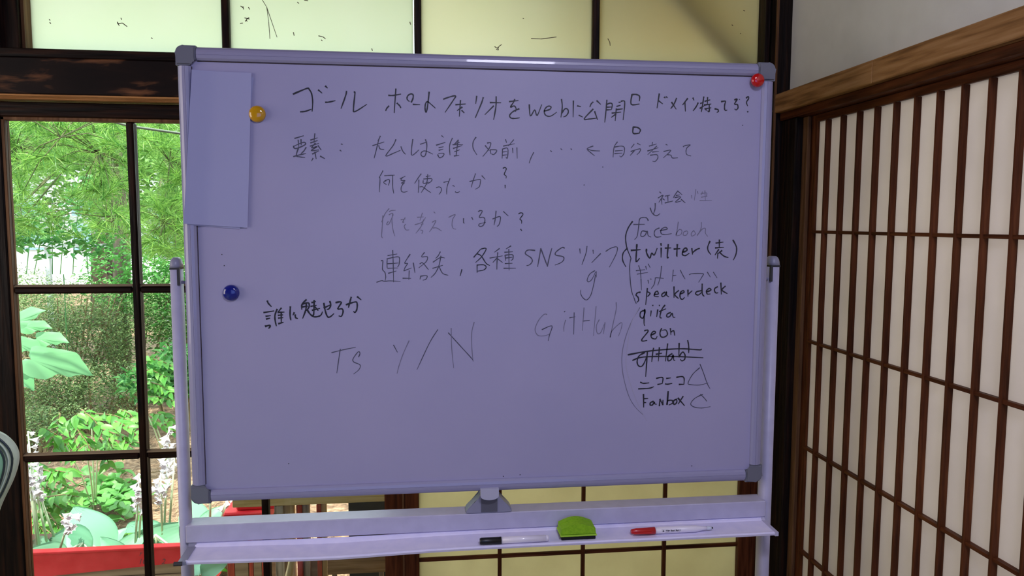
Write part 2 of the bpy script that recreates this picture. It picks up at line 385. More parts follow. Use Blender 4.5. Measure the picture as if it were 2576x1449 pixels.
def corner(cx, cz, dx, dz):
    r = .014; pts = []
    for k in range(9):
        a = PI + k * PI / 16
        pts.append((r + r * math.cos(a), r - r * math.sin(-a) if False else r + r * math.sin(a)))
    outer = pts
    poly = [(0, cs)] + outer + [(cs, 0), (cs, fw)]
    ri = .008
    for k in range(5):
        a = k * PI / 8
        poly.append((fw + ri - ri * math.sin(a), fw + ri - ri * math.cos(a)))
    poly += [(fw, cs)]
    bm = bmesh.new()
    prism(bm, [(cx + dx * u, cz + dz * v) for u, v in poly], 'y', 1.5452, 1.580)
    es = [e for e in bm.edges if all(abs(v.co.y - 1.5452) < 1e-5 for v in e.verts)]
    bmesh.ops.bevel(bm, geom=es, offset=.0035, segments=3, affect='EDGES')
    frombm('corner_cap', bm, CAPG, wb)
for cx, dx in ((BX0 - .001, 1), (BX1 + .001, -1)):
    for cz, dz in ((BZ0 - .001, 1), (BZ1 + .001, -1)): corner(cx, cz, dx, dz)
# poles: D section tubes with grey end caps
def pole(x0, x1, s):
    bm = bmesh.new(); n = 20; w = (x1 - x0) / 2; cx = (x0 + x1) / 2; d = .019; cyy = 1.583
    poly = [(cx + w * math.copysign(abs(math.cos(t)) ** .75, math.cos(t)), cyy + d * math.copysign(abs(math.sin(t)) ** .75, math.sin(t))) for t in [2 * PI * k / n for k in range(n)]]
    prism(bm, poly, 'z', .06, 1.332)
    p = frombm('pole', bm, MET, wb, False)
    for f in p.data.polygons: f.use_smooth = abs(f.normal.z) < .5
    bm = bmesh.new()
    rings = []
    for k in range(6):
        a = k * PI / 10; q = math.cos(a) ** .6 if k < 5 else .0; zz = 1.336 + .021 * math.sin(a)
        if k == 5: break
        rings.append([bm.verts.new((cx + (u - cx) * q * 1.02, cyy + (v - cyy) * q * 1.02, zz)) for u, v in poly])
    for a, b in zip(rings, rings[1:]):
        for i in range(n): bm.faces.new((a[i], a[(i + 1) % n], b[(i + 1) % n], b[i]))
    bm.faces.new(rings[0]); bm.faces.new(rings[-1])
    frombm('pole_cap', bm, GREY, p, True)
    box('cap_gap', x0 + .002, x1 - .002, 1.566, 1.6, 1.332, 1.336, DGREY, p, 0)
    xi = x1 if s < 0 else x0
    box('hinge_slot', min(xi - s * -.0005, xi + s * .0065), max(xi - s * -.0005, xi + s * .0065), 1.5655, 1.57, 1.300, 1.334, DGREY, p, 0)
    xe = BX0 if s < 0 else BX1
    tubeobj('pivot_bolt', [(xi + s * .004, 1.578, 1.3055), (xe - s * .001, 1.578, 1.3055)], .0035, GREY, wb, 10)
    tubeobj('pivot_washer', [(xe + s * .003, 1.578, 1.305), (xe - s * .0005, 1.578, 1.305)], .011, MET, wb, 14)
    # foot with casters
    bm = bmesh.new(); prism(bm, [(1.583 - .26, .058), (1.583 + .26, .058), (1.583 + .26, .075), (1.583 + .03, .098), (1.583 - .03, .098), (1.583 - .26, .075)], 'x', cx - .018, cx + .018)
    f = frombm('foot', bm, MET, wb)
    for yy in (-.235, .235):
        c = tubeobj('caster', [(cx - .011, 1.583 + yy, .0265), (cx + .011, 1.583 + yy, .0265)], .026, DGREY, f, 18)
        bx_ = box('caster_fork', cx - .013, cx + .013, 1.583 + yy - .008, 1.583 + yy + .008, .03, .058, GREY, f, .001)
xl = at(423, 700, 1.564).x, at(451.5, 700, 1.564).x
pole(xl[0], xl[1], -1)
xr = at(1938, 700, 1.564).x, at(1965.5, 700, 1.564).x
pole(xr[0], xr[1], 1)
# crossbar, lower brace
box('crossbar', xl[1] - .004, xr[0] + .004, 1.556, 1.602, .7645, .8015, MET, wb, .0018)
# tray: thin bent sheet, sagging left of its middle
def tray():
    bm = bmesh.new(); n = 48; x0, x1 = xl[1] + .014, xr[0] - .006
    sec = [(1.562, .764), (1.5555, .7595), (1.5535, .7575), (1.500, .7555), (1.4955, .7572), (1.4915, .7572), (1.4900, .754), (1.4915, .7495), (1.496, .7485), (1.5535, .7555), (1.562, .762)]
    rows = []
    for i in range(n + 1):
        x = x0 + (x1 - x0) * i / n
        g = -.0062 * math.exp(-((x + .20) / .17) ** 2) - .001 * math.exp(-((x + .42) / .08) ** 2)
        k = 1 if True else 0
        rows.append([bm.verts.new((x, y, z + g * (1 if j not in (0, len(sec) - 1) else .6))) for j, (y, z) in enumerate(sec)])
    for a, b in zip(rows, rows[1:]):
        for j in range(len(sec)): bm.faces.new((a[j], a[(j + 1) % len(sec)], b[(j + 1) % len(sec)], b[j]))
    bm.faces.new(rows[0]); bm.faces.new(rows[-1])
    t = frombm('tray', bm, mixcol(mat('lit_tray_steel', rough=.4), [(.72, .69, .95), (.80, .76, .99)], (1, 1, 1), 40, 3, (.3, .7), .02, .42), wb)  # lighter copy of the stand's paint: light from above put into the colour
    bm = bmesh.new(); prism(bm, [(1.560, .7635), (1.556, .7575), (1.4885, .7555), (1.4885, .7485), (1.56, .752)], 'x', x0 - .014, x0 + .002); frombm('tray_end', bm, GREY, t)
    bm = bmesh.new(); prism(bm, [(1.560, .764), (1.553, .7580), (1.4885, .7575), (1.4885, .7487), (1.56, .756)], 'x', x1, x1 + .008); frombm('tray_end', bm, MET, t)
    bm = bmesh.new(); tube(bm, [(x0 - .021, 1.489, .752), (x0 - .005, 1.489, .752)], .0045, 8); frombm('tray_pin', bm, DGREY, t)
tray()
# latch that holds the board's lower edge
lx = at(1230, 1280, 1.55).x
bm = bmesh.new()
L0, L1 = at(1173, 1286, 1.553).x, at(1287, 1286, 1.553).x
T0, T1 = at(1206, 1250, 1.553).x, at(1255, 1250, 1.553).x
prism(bm, [(L0, .8016), (L0 - .001, .806), (L0 + .004, .813), (T0 + .001, .836), (T0 + .004, .852), (T1 - .004, .852), (T1 + .001, .836), (L1 - .004, .815), (L1 + .001, .807), (L1, .8016)], 'y', 1.5545, 1.59)
bmesh.ops.bevel(bm, geom=list(bm.edges), offset=.002, segments=2, affect='EDGES')
ls = frombm('board_stop', bm, GREY, wb)
box('stop_recess', T0 + .004, T1 - .003, 1.5535, 1.5546, .805, .836, DGREY, ls, 0).data.materials[0] = mat('grey_recess', (.10, .10, .13), .5)
bm = bmesh.new(); poly = [(T0 + .0015, .878), (T0 + .0015, .850)] + [((T0 + T1) / 2 - ((T1 - T0) / 2 - .0015) * math.cos(PI * k / 10), .846 - .009 * math.sin(PI * k / 10)) for k in range(11)] + [(T1 - .0015, .850), (T1 - .0015, .878)]
prism(bm, [(u, min(v, .862)) for u, v in poly], 'y', 1.538, 1.5465)
frombm('latch_tab', bm, mat('latch_plastic', (.46, .46, .60), .35), ls)

# ---------------------------------------- handwriting, traced stroke by stroke on the board
INK = {'k': mat('ink_black', (.012, .012, .02), .5), 'g': mat('ink_dry', (.06, .06, .10), .6), 'f': mat('ink_faded', (.17, .16, .25), .7), 'ff': mat('ink_ghost', (.36, .34, .48), .7)}
def smooth(p):
    if len(p) < 3: return p
    q = [p[0]] + list(p) + [p[-1]]; r = []
    for i in range(1, len(q) - 2):
        a, b, c, d = q[i - 1], q[i], q[i + 1], q[i + 2]
        u = (b - a).normalized() if (b - a).length > 0 else None; v = (c - b).normalized(); w = (d - c).normalized() if (d - c).length > 0 else None
        for k in range(4):
            t = k / 4
            r.append(.5 * ((2 * b) + (c - a) * t + (2 * a - 5 * b + 4 * c - d) * t * t + (3 * b - a - 3 * c + d) * t ** 3))
    r.append(p[-1]); return r
layer = [0]
def writing(strokes, ox, oy, sc, ink='k', wpx=3.0, name='handwriting'):
    """strokes: 'x,y x,y ...; x,y ...' in enlarged photo coordinates (origin ox, oy, enlargement sc)"""
    V, Fc = [], []
    for s in strokes.replace('\n', ' ').split(';'):
        s = s.strip()
        if not s: continue
        pts = []
        for t in s.split():
            a, b = t.split(','); p = at(ox + float(a) / sc, oy + float(b) / sc, YS)
            pts.append(Vector((p.x, p.z)))
        pts = smooth(pts)
        if len(pts) == 1: pts.append(pts[0] + Vector((.001, -.001)))
        layer[0] = (layer[0] + 1) % 7; yy = YS - .00016 - layer[0] * .00001
        n = len(pts); base = len(V); h = wpx * .60 * 1.555 / F
        for i, p in enumerate(pts):
            d = pts[min(i + 1, n - 1)] - pts[max(i - 1, 0)]
            if d.length < 1e-7: d = Vector((1, 0))
            d.normalize(); nn = Vector((-d.y, d.x)); t = i / (n - 1)
            k = h * (1.12 if t < .12 else .95 if t < .7 else .95 - .35 * (t - .7) / .3) * (1 + .12 * math.sin(i * 1.7 + base))
            if i == 0: p = p - d * h * .6
            V += [(p.x + nn.x * k, yy, p.y + nn.y * k), (p.x - nn.x * k, yy, p.y - nn.y * k)]
        for i in range(n - 1): a = base + 2 * i; Fc.append((a, a + 1, a + 3, a + 2))
    return tag(pyd(name, V, Fc, INK[ink], wb), kind='stuff')
A_ = (700, 180, 4.293); B_ = (1250, 180, 3.68); C_ = (900, 410, 4.83); D_ = (1300, 450, 3.963); E_ = (1500, 680, 3.6225); F_ = (640, 700, 4.293); G_ = (1200, 650, 4.83)
writing('''162,243 310,182 335,195 360,240 372,330 365,432;240,435 290,430 358,407;434,200 475,235;510,158 533,180;510,332 545,330 618,314;
737,213 728,260 677,402;820,220 828,240 812,400 830,432 958,353''', *A_, 'k', 3.0)
writing('''1192,257 1240,258 1326,243;1270,188 1252,448;1195,372 1170,400 1160,427;1283,342 1310,368 1325,395;
1437,330 1455,290 1455,250 1430,242 1400,260 1390,290 1400,310 1418,325;1457,355 1532,358;
1629,222 1622,290 1608,400 1595,440 1585,400 1590,350 1610,325 1640,345 1698,397;1785,298 1850,275 1915,263 1890,310 1800,443;
1917,358 2024,350;1968,312 1955,487;1985,385 1930,423;1982,420 2010,448;2143,267 2132,350;2213,282 2195,340 2127,502;
2288,335 2407,337;2353,272 2350,380 2325,522;2325,372 2230,467''', *A_, 'k', 2.9)
writing('''115,278 200,268;165,258 150,290 125,330 160,318 178,345 172,372;205,345 150,370 118,405 130,430 165,434 212,428;
300,307 310,412 350,355 372,408 415,305;440,365 490,350 500,325 470,322 443,350 440,385 460,410 500,412 555,375;
598,258 605,330 592,425;600,385 630,345 655,350 660,380 640,410 615,420;708,272 705,423;745,318 778,325;760,405 795,422;
890,283 872,300 860,330;925,270 962,305;890,348 808,437 850,440 930,430;905,370 932,448;
1018,265 1010,360 998,472;1022,302 1050,292 1068,305 1060,352;1020,330 1062,328;1015,355 1060,353;1110,322 1145,312;1130,285 1148,282;1112,352 1165,345;
1150,275 1175,272 1183,300 1168,450;1065,385 1150,375;1105,345 1095,457;1100,395 1058,425''', *B_, 'k', 2.8)
writing('''1250,215 1243,303 1320,300;1250,215 1285,212 1320,228 1318,275;
1262,515 1262,572 1322,570;1262,515 1300,517 1328,540 1318,568''', *B_, 'k', 3.2)
writing('''1503,207 1482,340;1497,270 1535,300;1550,238 1560,246;1566,234 1580,243;1662,248 1640,300 1608,345;1618,285 1660,350;
1765,250 1718,310;1740,285 1745,370;1815,245 1825,268;1862,290 1845,325 1815,365;1885,295 1912,285;1915,235 1905,300 1892,375;1880,340 1920,315;
1925,275 1975,262;1950,240 1948,305;1920,310 1985,300;1925,345 1985,335;1965,305 1966,370 1950,362;1935,352 1942,362;
2018,345 2045,352 2050,368 2035,380;2078,278 2115,275 2108,310 2108,350 2120,360 2132,355;
2200,262 2225,255 2200,300 2225,305 2232,335 2215,355 2200,345;2308,245 2325,232 2330,250 2310,285 2322,320;2322,370 2322,380''', *B_, 'k', 3.0)
writing('''178,722 275,693;165,805 175,830 215,825 290,790 285,765 240,775 165,808;215,740 222,815;245,735 248,795;
220,820 195,905 235,922 290,928;300,820 275,860 245,885;165,918 230,900 300,885;
395,672 385,770;350,740 425,715;350,770 425,745;345,805 440,775;400,775 360,825 420,810 355,855 440,845;430,800 465,850;370,890 440,855;395,870 410,945;375,938 358,968;455,915 505,942;
680,783 697,788;668,850 683,862''', *A_, 'g', 2.5)
writing('''1102,697 1090,725 1075,750;1020,800 1145,760;1085,735 1060,840 1035,937;1085,800 1100,835 1145,843;1270,735 1240,800 1160,912 1250,880 1320,850;1325,812 1345,860 1375,895;
1453,733 1440,830 1445,905 1520,845;1535,785 1610,760;1590,735 1605,800 1590,900 1560,918 1540,890 1560,862 1600,860 1670,893;
1765,693 1785,712;1707,795 1805,765;1735,822 1785,812;1735,850 1782,838;1722,898 1740,930 1775,918 1788,885 1728,885;
1880,720 1850,800 1855,905;1945,740 1905,780;1905,780 1960,765;1885,790 1995,790;1890,830 1985,800;1905,865 1960,845;1942,750 1930,830 1920,915;1900,912 1955,905;
2135,710 2105,760 2105,830 2145,900;2258,772 2295,772 2275,835 2208,918;2235,800 2280,855;2290,850 2295,890;2290,845 2360,850 2330,895 2300,888''', *A_, 'g', 2.2)
writing('''80,630 90,660;155,632 105,690;60,690 165,668;52,718 48,805;52,718 100,712 97,800 82,790;55,745 95,740;55,775 95,770;145,710 148,755;185,705 188,805;
340,750 315,800 298,850;497,733 510,745;592,715 605,728;685,715 695,727;890,690 835,715 870,752 905,780;845,720 885,732 955,735;
1115,652 1085,700 1075,795;1085,700 1150,690 1180,705 1175,760 1150,790 1135,780;1095,735 1165,730;1090,760 1160,755;
1270,672 1240,710;1300,665 1330,680;1240,740 1325,715 1320,745 1295,770;1270,735 1232,778;
1440,655 1435,690;1410,690 1480,670;1395,735 1495,705;1480,690 1395,770;1440,745 1500,740;1420,775 1480,770 1490,800 1465,832 1440,830;
1565,675 1580,682;1545,740 1610,730 1540,800;1580,770 1610,775 1625,800 1675,798;1725,695 1745,685 1790,680 1760,705 1750,740 1760,770 1798,782''', *B_, 'g', 2.1)
writing('''305,95 290,125 258,180;265,170 270,210 262,355;325,155 360,152 450,147;425,150 425,290 438,372;345,210 380,200 385,230 370,275;345,210 320,225 320,245 350,262;
515,190 580,160;545,175 525,210 575,215 530,245 570,250;565,235 530,290 530,340 560,355 605,345;
770,132 735,180 690,250;742,205 740,290 735,362;830,165 885,155;800,195 895,190 890,225 830,262;795,215 800,248 865,232;850,140 835,250 770,362;755,290 790,290 835,325 890,362;
955,300 990,290 1015,310 1010,350 985,383;1045,235 1110,220;1120,190 1085,290 1080,382;1155,275 1180,285;1185,350 1205,360 1240,348;
1360,225 1480,200 1490,230 1475,290 1425,320;1430,130 1400,220 1378,298;1508,155 1550,200''', *C_, 'g', 1.9)
writing('''1765,65 1785,55 1805,70 1785,120 1780,140 1803,160 1800,188;1790,268 1790,308;
1955,618 1985,605 2008,625 1970,680 1990,700 1990,738;1980,805 1995,828''', *C_, 'k', 2.2)
writing('''380,555 330,620 288,720;305,640 295,800 290,890 305,912;385,590 410,578 460,575;380,630 420,610 432,640;370,710 350,745 380,740 425,640;425,620 415,700 430,820 452,890;
525,690 580,680;575,665 545,720 565,715;580,745 565,770 585,812 625,812;785,608 755,700;725,660 800,655;695,750 780,720 825,660;800,690 770,770 705,855;770,745 800,740;765,815 790,825 778,860;
925,595 942,612;905,720 950,700 910,780 870,838;915,790 960,790 1020,828;1105,660 1185,625 1155,680 1145,750 1160,795 1195,805''', *C_, 'f', 1.8)
writing('''1285,675 1285,720 1297,735;1385,660 1400,692;1465,590 1490,578 1512,590 1475,660 1525,660 1545,690 1530,750 1495,772 1470,760 1480,740 1555,722;
1640,680 1725,650 1732,690 1715,750 1690,772;1680,585 1670,680 1655,755;1770,590 1830,645''', *C_, 'g', 2.2)
writing('''425,1062 430,1200 435,1449;365,1125 480,1105;358,1165 355,1225 358,1280;355,1165 420,1150 490,1140 508,1165 500,1240 480,1262;360,1225 495,1215;365,1280 490,1275;372,1340 470,1312;
285,1190 305,1190 300,1290 330,1330 340,1390 328,1440;230,1449 290,1430 325,1438 390,1432 520,1440;
635,1110 570,1215 605,1220 575,1270 560,1310;560,1310 655,1275;675,1215 695,1335;625,1310 620,1420;548,1400 648,1402;
810,1088 775,1140 845,1140 830,1200 740,1275;755,1225 790,1215 860,1298;765,1375 755,1415;765,1375 840,1370 830,1410 790,1425;
1002,1080 975,1130 945,1160;915,1205 1000,1150 1058,1155;1010,1130 985,1250 940,1340 888,1392;910,1280 1035,1242;990,1260 1030,1340 1100,1365''', *C_, 'g', 2.0)
writing('''1265,1295 1243,1375;1500,1045 1550,1035 1555,1060 1500,1145 1430,1210;1410,1145 1495,1045;1455,1105 1500,1130 1560,1220 1605,1245;1450,1240 1450,1335;1450,1240 1530,1238 1560,1265 1530,1300 1450,1315''', *C_, 'k', 2.3)
writing('''1720,1040 1660,1085;1605,1155 1760,1128;1700,1090 1692,1200 1690,1295;1695,1150 1640,1210;1700,1165 1760,1210;1860,1008 1800,1045;1785,1085 1885,1078;1835,1050 1838,1305;
1790,1120 1795,1190;1795,1120 1880,1115 1885,1165 1860,1185;1795,1155 1880,1145;1790,1222 1880,1218;1775,1280 1922,1278''', *C_, 'g', 2.3)
writing('''180,713 110,710 85,745 140,785 155,820 130,855 97,865;240,695 225,780 207,878;240,695 275,790 305,872;305,872 325,780 350,690;475,690 450,685 390,730 390,760 460,775 468,805 440,835 380,860''', *D_, 'g', 2.5)
writing('''628,697 632,745;700,672 690,740 648,858;760,710 763,748;835,745 745,838;888,722 940,690 1000,680 990,750 922,882''', *D_, 'g', 2.1)
writing('''1100,693 1060,740 1055,810 1088,878;1153,425 1110,490 1085,570 1090,650 1105,710 1138,790''', *D_, 'k', 2.8)
writing('''1138,790 1125,870 1130,1000 1145,1120 1170,1189;1170,1189 1178,1215 1192,1245''', *D_, 'g', 2.2)
writing('''397,340 330,450 270,600 235,760 240,930 290,1130 350,1240 430,1320''', *E_, 'f', 1.8)
writing('''385,345 320,480 290,640 270,850 300,1000 370,1200 460,1375''', *E_, 'ff', 1.8)
writing('''1425,130 1440,145;1410,190 1460,163 1415,235;1442,200 1448,258;1455,198 1475,212;1478,172 1528,162;1505,168 1508,235;1478,240 1558,220;
1605,120 1580,155 1560,190;1605,122 1650,160;1588,165 1625,160;1575,187 1635,180 1580,232 1640,220;1640,205 1680,240''', *D_, 'g', 2.2)
writing('''1742,165 1745,195;1785,105 1770,215;1800,125 1808,150;1850,130 1838,160;1835,150 1892,140 1888,178;1875,118 1880,215;1840,183 1900,172;1825,218 1945,216''', *D_, 'f', 1.8)
writing('''1380,245 1378,300 1362,350;1330,290 1350,340 1390,368 1430,345''', *D_, 'g', 2.4)
writing('''1310,415 1295,390 1260,385 1225,400 1215,470 1200,570 1173,605;1165,455 1275,453;1290,525 1250,520 1235,560 1250,575 1280,560 1300,520 1310,565 1340,580;
1420,490 1380,510 1370,550 1390,580 1440,575;1430,515 1500,500 1480,482 1440,505 1440,545 1480,555 1545,545''', *D_, 'g', 2.3)
writing('''1610,430 1600,500 1590,560 1590,545 1620,505 1645,515 1635,555 1590,568;1690,520 1665,530 1660,560 1690,560 1705,530 1690,515;1765,515 1740,540 1745,570 1780,550 1765,515;
1840,435 1835,500 1795,570;1800,560 1850,500 1880,495 1880,540 1905,575''', *D_, 'f', 1.9)
writing('''1197,655 1192,740 1190,825 1225,790;1140,713 1235,705;1293,700 1295,740 1325,790 1345,740 1370,760 1400,690;1440,690 1438,785;1437,645 1440,670;1510,655 1500,780 1515,778;1480,690 1540,688;
1600,655 1595,760 1602,770;1568,700 1630,695;1655,730 1695,715 1690,690 1665,700 1650,750 1680,765 1720,740;1745,695 1752,755;1752,735 1790,705 1825,692''', *D_, 'k', 3.4)
writing('''1925,622 1903,680 1910,720 1935,755;2020,608 2018,690;1985,640 2060,630;1980,688 2065,682;2012,705 1975,760;2005,740 2000,795;2045,715 2000,750;2020,730 2065,770 2110,785;2155,610 2190,680 2185,750 2158,810''', *D_, 'k', 3.0)
writing('''1190,915 1280,905;1200,950 1308,932;1215,865 1232,920 1238,1000;1285,870 1293,905;1310,848 1330,885;1238,1000 1243,1110;1308,1010 1315,1045;1330,998 1345,1000;1382,985 1370,1050 1340,1095;
1443,870 1430,980 1405,1062;1390,985 1465,992;1560,908 1548,1025;1560,965 1590,960;1630,910 1655,960 1678,1000;1720,955 1750,945 1855,945 1850,970 1812,1032;1900,930 1930,980;1960,930 1998,990''', *D_, 'g', 2.0)
writing('''1430,150 1370,190 1338,260 1355,285 1395,255 1440,165;1448,160 1450,230;1440,200 1415,330 1380,450 1330,505 1280,470 1258,420 1262,380''', *G_, 'g', 1.9)
writing('''400,200 375,205 362,225 380,245 385,275 368,292;465,165 450,315;465,195 490,212 465,240;530,220 565,215 555,190 535,205 530,235 570,240;625,200 600,215 600,238 625,230 640,195 640,225 662,243;
708,150 708,250;750,185 715,220 750,258;765,215 800,200 790,185 765,205 765,250 785,265 805,245;835,180 835,240;835,220 875,185;
965,125 965,210 985,238;960,185 915,195 905,215 930,225 960,200;1010,195 1045,180 1030,165 1005,185 1010,215 1040,215;1105,150 1080,165 1078,190 1092,207 1112,203;1135,115 1140,220;1175,145 1145,180 1195,213''', *E_, 'k', 3.1)
writing('''440,365 405,380 400,420 425,435 445,380 440,360 435,480 443,505;515,318 515,327;500,370 495,420;575,318 575,328;560,360 550,425;625,318 595,360 580,425 598,435;575,375 635,350;675,385 645,400 645,425 670,420 690,390 700,425 720,428''', *E_, 'k', 3.0)
writing('''440,550 465,545 470,560 415,630 425,645 465,638;500,590 540,570 525,555 500,580 505,615 540,625 555,600;595,530 580,570 590,605 620,608 648,585 635,545 600,547;675,530 680,590;685,560 705,550 715,595''', *E_, 'k', 3.0)
writing('''290,770 450,740 650,720 800,715 945,725 955,715;332,820 430,790 700,785 975,797;440,750 390,780 372,830 385,870 420,870 455,800 465,740;465,740 462,800 450,970;522,710 515,745 505,835;
575,705 565,830;545,765 600,755;650,670 630,830;690,760 655,785 655,825 685,810 700,770 705,815 720,820;755,665 752,790;752,790 785,745 808,770 805,810 780,825 765,810;833,640 842,690 842,755''', *E_, 'k', 3.1)
writing('''403,1020 430,1030 483,1025;385,1080 480,1075 525,1060;548,985 590,975 608,985 600,1035;560,1040 600,1032;640,985 680,980;630,1035 650,1038 692,1030;732,975 780,968 800,985 798,1040;755,1040 800,1038''', *E_, 'k', 3.0)
writing('''942,888 880,945 838,1020 850,1040 940,1045 1020,1025;945,855 975,930 1010,1030 1037,1080;970,1130 900,1165 860,1215 890,1245 960,1255 1040,1242;950,1130 985,1165 1008,1195''', *E_, 'g', 2.0)
writing('''430,1130 432,1250;430,1170 473,1168;430,1205 455,1205;520,1195 495,1205 490,1225 510,1228 530,1200 530,1215 550,1222;575,1235 580,1175;580,1175 605,1225;605,1225 608,1180;
655,1105 645,1225 650,1190 690,1185 695,1210 660,1228;730,1175 705,1190 705,1220 725,1215 735,1190 725,1175;745,1165 805,1235;790,1150 745,1220''', *E_, 'k', 3.3)
writing('''140,245 150,270 185,308;102,370 215,352;125,410 178,403;130,440 170,430;118,513 126,530;120,518 168,508 165,530 150,542;245,335 222,400 225,460 238,518;290,322 255,365;255,368 325,365;258,400 310,395;260,430 312,425;262,490 315,475;290,370 290,488;
388,308 385,400 395,455;430,372 415,400;440,395 445,425 470,435;560,232 515,280 512,340;515,280 580,265 592,300 570,340 545,350;515,310 578,300;560,275 555,340 520,435;570,340 600,385 640,415 690,412 720,395 735,360;
620,262 665,250;645,240 640,390 620,395;610,303 672,292;625,345 710,325;645,300 690,350;750,270 765,350 790,415 820,415 860,380;752,320 825,285;815,250 825,290 805,330 780,335;
880,262 940,258 900,330 945,330 958,360 940,410 910,405;992,285 1090,255 1110,280 1105,340 1085,370 1070,355;1045,205 1030,260 1015,320;1112,200 1155,235''', *F_, 'k', 3.3)
writing('''835,803 960,772 1095,745;928,765 910,880 890,1025;1125,850 1140,810 1120,795 1065,870 1075,905 1140,935 1130,985 1070,1035''', *F_, 'g', 1.9)
writing('''1503,722 1545,800;1980,555 1890,700 1755,988;2095,590 2250,760 2350,870 2362,900''', *F_, 'g', 1.9)
writing('''1670,675 1605,820 1560,950 1540,1030;2125,540 2130,750 2152,970;2373,475 2345,600 2350,780 2362,900''', *F_, 'f', 1.8)
writing('''848,682 815,680 750,750 705,860 740,935 820,940 880,920;1075,750 1055,830 1055,890;1485,745 1450,820 1460,905 1500,905 1545,800;1555,780 1535,920;1690,535 1690,620 1660,760 1618,960 1640,880 1750,780 1755,840 1718,945;1300,600 1280,880;1447,585 1415,940''', *G_, 'f', 1.9)
writing('''790,865 910,820 880,930 865,1002;1060,650 1072,638;1180,660 1175,925;1125,722 1195,708;1285,762 1370,752''', *G_, 'g', 2.0)
writing('''205,500 238,515;240,515''', 1200, 0, 3.22, 'k', 2.5, 'ink_speck')
dots = ';'.join('%d,%d' % p for p in ((1469, 465), (1860, 250), (1868, 315), (1516, 420), (558, 640), (564, 668), (726, 1166), (1266, 1198), (1308, 1194), (1445, 1210), (1360, 1200), (1740, 1172), (970, 455)))
writing(dots, 0, 0, 1, 'k', 2.2, 'ink_speck')
settle(wb); tag(wb, 'white revolving whiteboard with black handwriting on a grey-capped rolling stand', 'whiteboard')

# sheets of paper held on the board's left side
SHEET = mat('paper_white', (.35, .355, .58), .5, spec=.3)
def sheet(name, corners, y0, y1, lift, m, label):
    """corners in photo pixels (tl, tr, br, bl), slightly wavy thin sheet"""
    P = [at(*c, 1.545) for c in corners]; n = 12; bm = bmesh.new(); g = []
    for i in range(n + 1):
        row = []
        for j in range(n + 1):
            u, v = i / n, j / n
            p = (P[0] * (1 - u) + P[1] * u) * (1 - v) + (P[3] * (1 - u) + P[2] * u) * v
            y = y0 + (y1 - y0) * min(1, u * 3) + .0008 * math.sin(v * 13) * (1 - abs(2 * u - 1)) - lift * (1 - u) * v ** 3
            row.append(bm.verts.new((p.x, y, p.z)))
        g.append(row)
    for i in range(n):
        for j in range(n): bm.faces.new((g[i][j], g[i + 1][j], g[i + 1][j + 1], g[i][j + 1]))
    o = frombm(name, bm, m, None, True); return tag(o, label, 'paper', 'loose paper sheets on the board')
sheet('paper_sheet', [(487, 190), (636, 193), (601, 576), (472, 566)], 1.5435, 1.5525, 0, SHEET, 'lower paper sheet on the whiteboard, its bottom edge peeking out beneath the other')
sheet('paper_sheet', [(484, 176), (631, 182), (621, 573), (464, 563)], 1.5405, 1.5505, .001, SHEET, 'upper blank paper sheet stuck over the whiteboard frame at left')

# round magnets
def magnet(px, py, r, m, colour, where, y):
    p = at(px, py, y - .006); bm = bmesh.new(); prof = [(0, -.0105), (.35, -.0103), (.62, -.0094), (.82, -.0078), (.94, -.0055), (1.0, -.003), (1.0, 0), (0, 0)]
    n = 28; rings = []
    for q, d in prof[1:-1]: rings.append([bm.verts.new((p.x + r * q * math.cos(2 * PI * k / n), y + d, p.z + r * q * math.sin(2 * PI * k / n))) for k in range(n)])
    c = bm.verts.new((p.x, y - .0105, p.z))
    for k in range(n): bm.faces.new((c, rings[0][k], rings[0][(k + 1) % n]))
    for a, b in zip(rings, rings[1:]):
        for k in range(n): bm.faces.new((a[k], a[(k + 1) % n], b[(k + 1) % n], b[k]))
    bm.faces.new(rings[-1])
    o = frombm('magnet', bm, m, None, True)
    tag(o, '%s round magnet %s' % (colour, where), 'magnet', 'round board magnets')
magnet(646, 286, .0165, mat('yellow_plastic', (.55, .28, .006), .12, coat=.6), 'yellow', 'on the whiteboard beside the paper sheets', 1.5543)
magnet(580, 737, .0163, mat('blue_plastic', (.006, .012, .20), .12, coat=.6), 'dark blue', 'on the whiteboard below the paper sheets', 1.5543)
magnet(1908, 201, .0145, mat('red_plastic', (.52, .004, .006), .15, coat=.6), 'red', 'on the top right corner of the whiteboard', 1.5453)

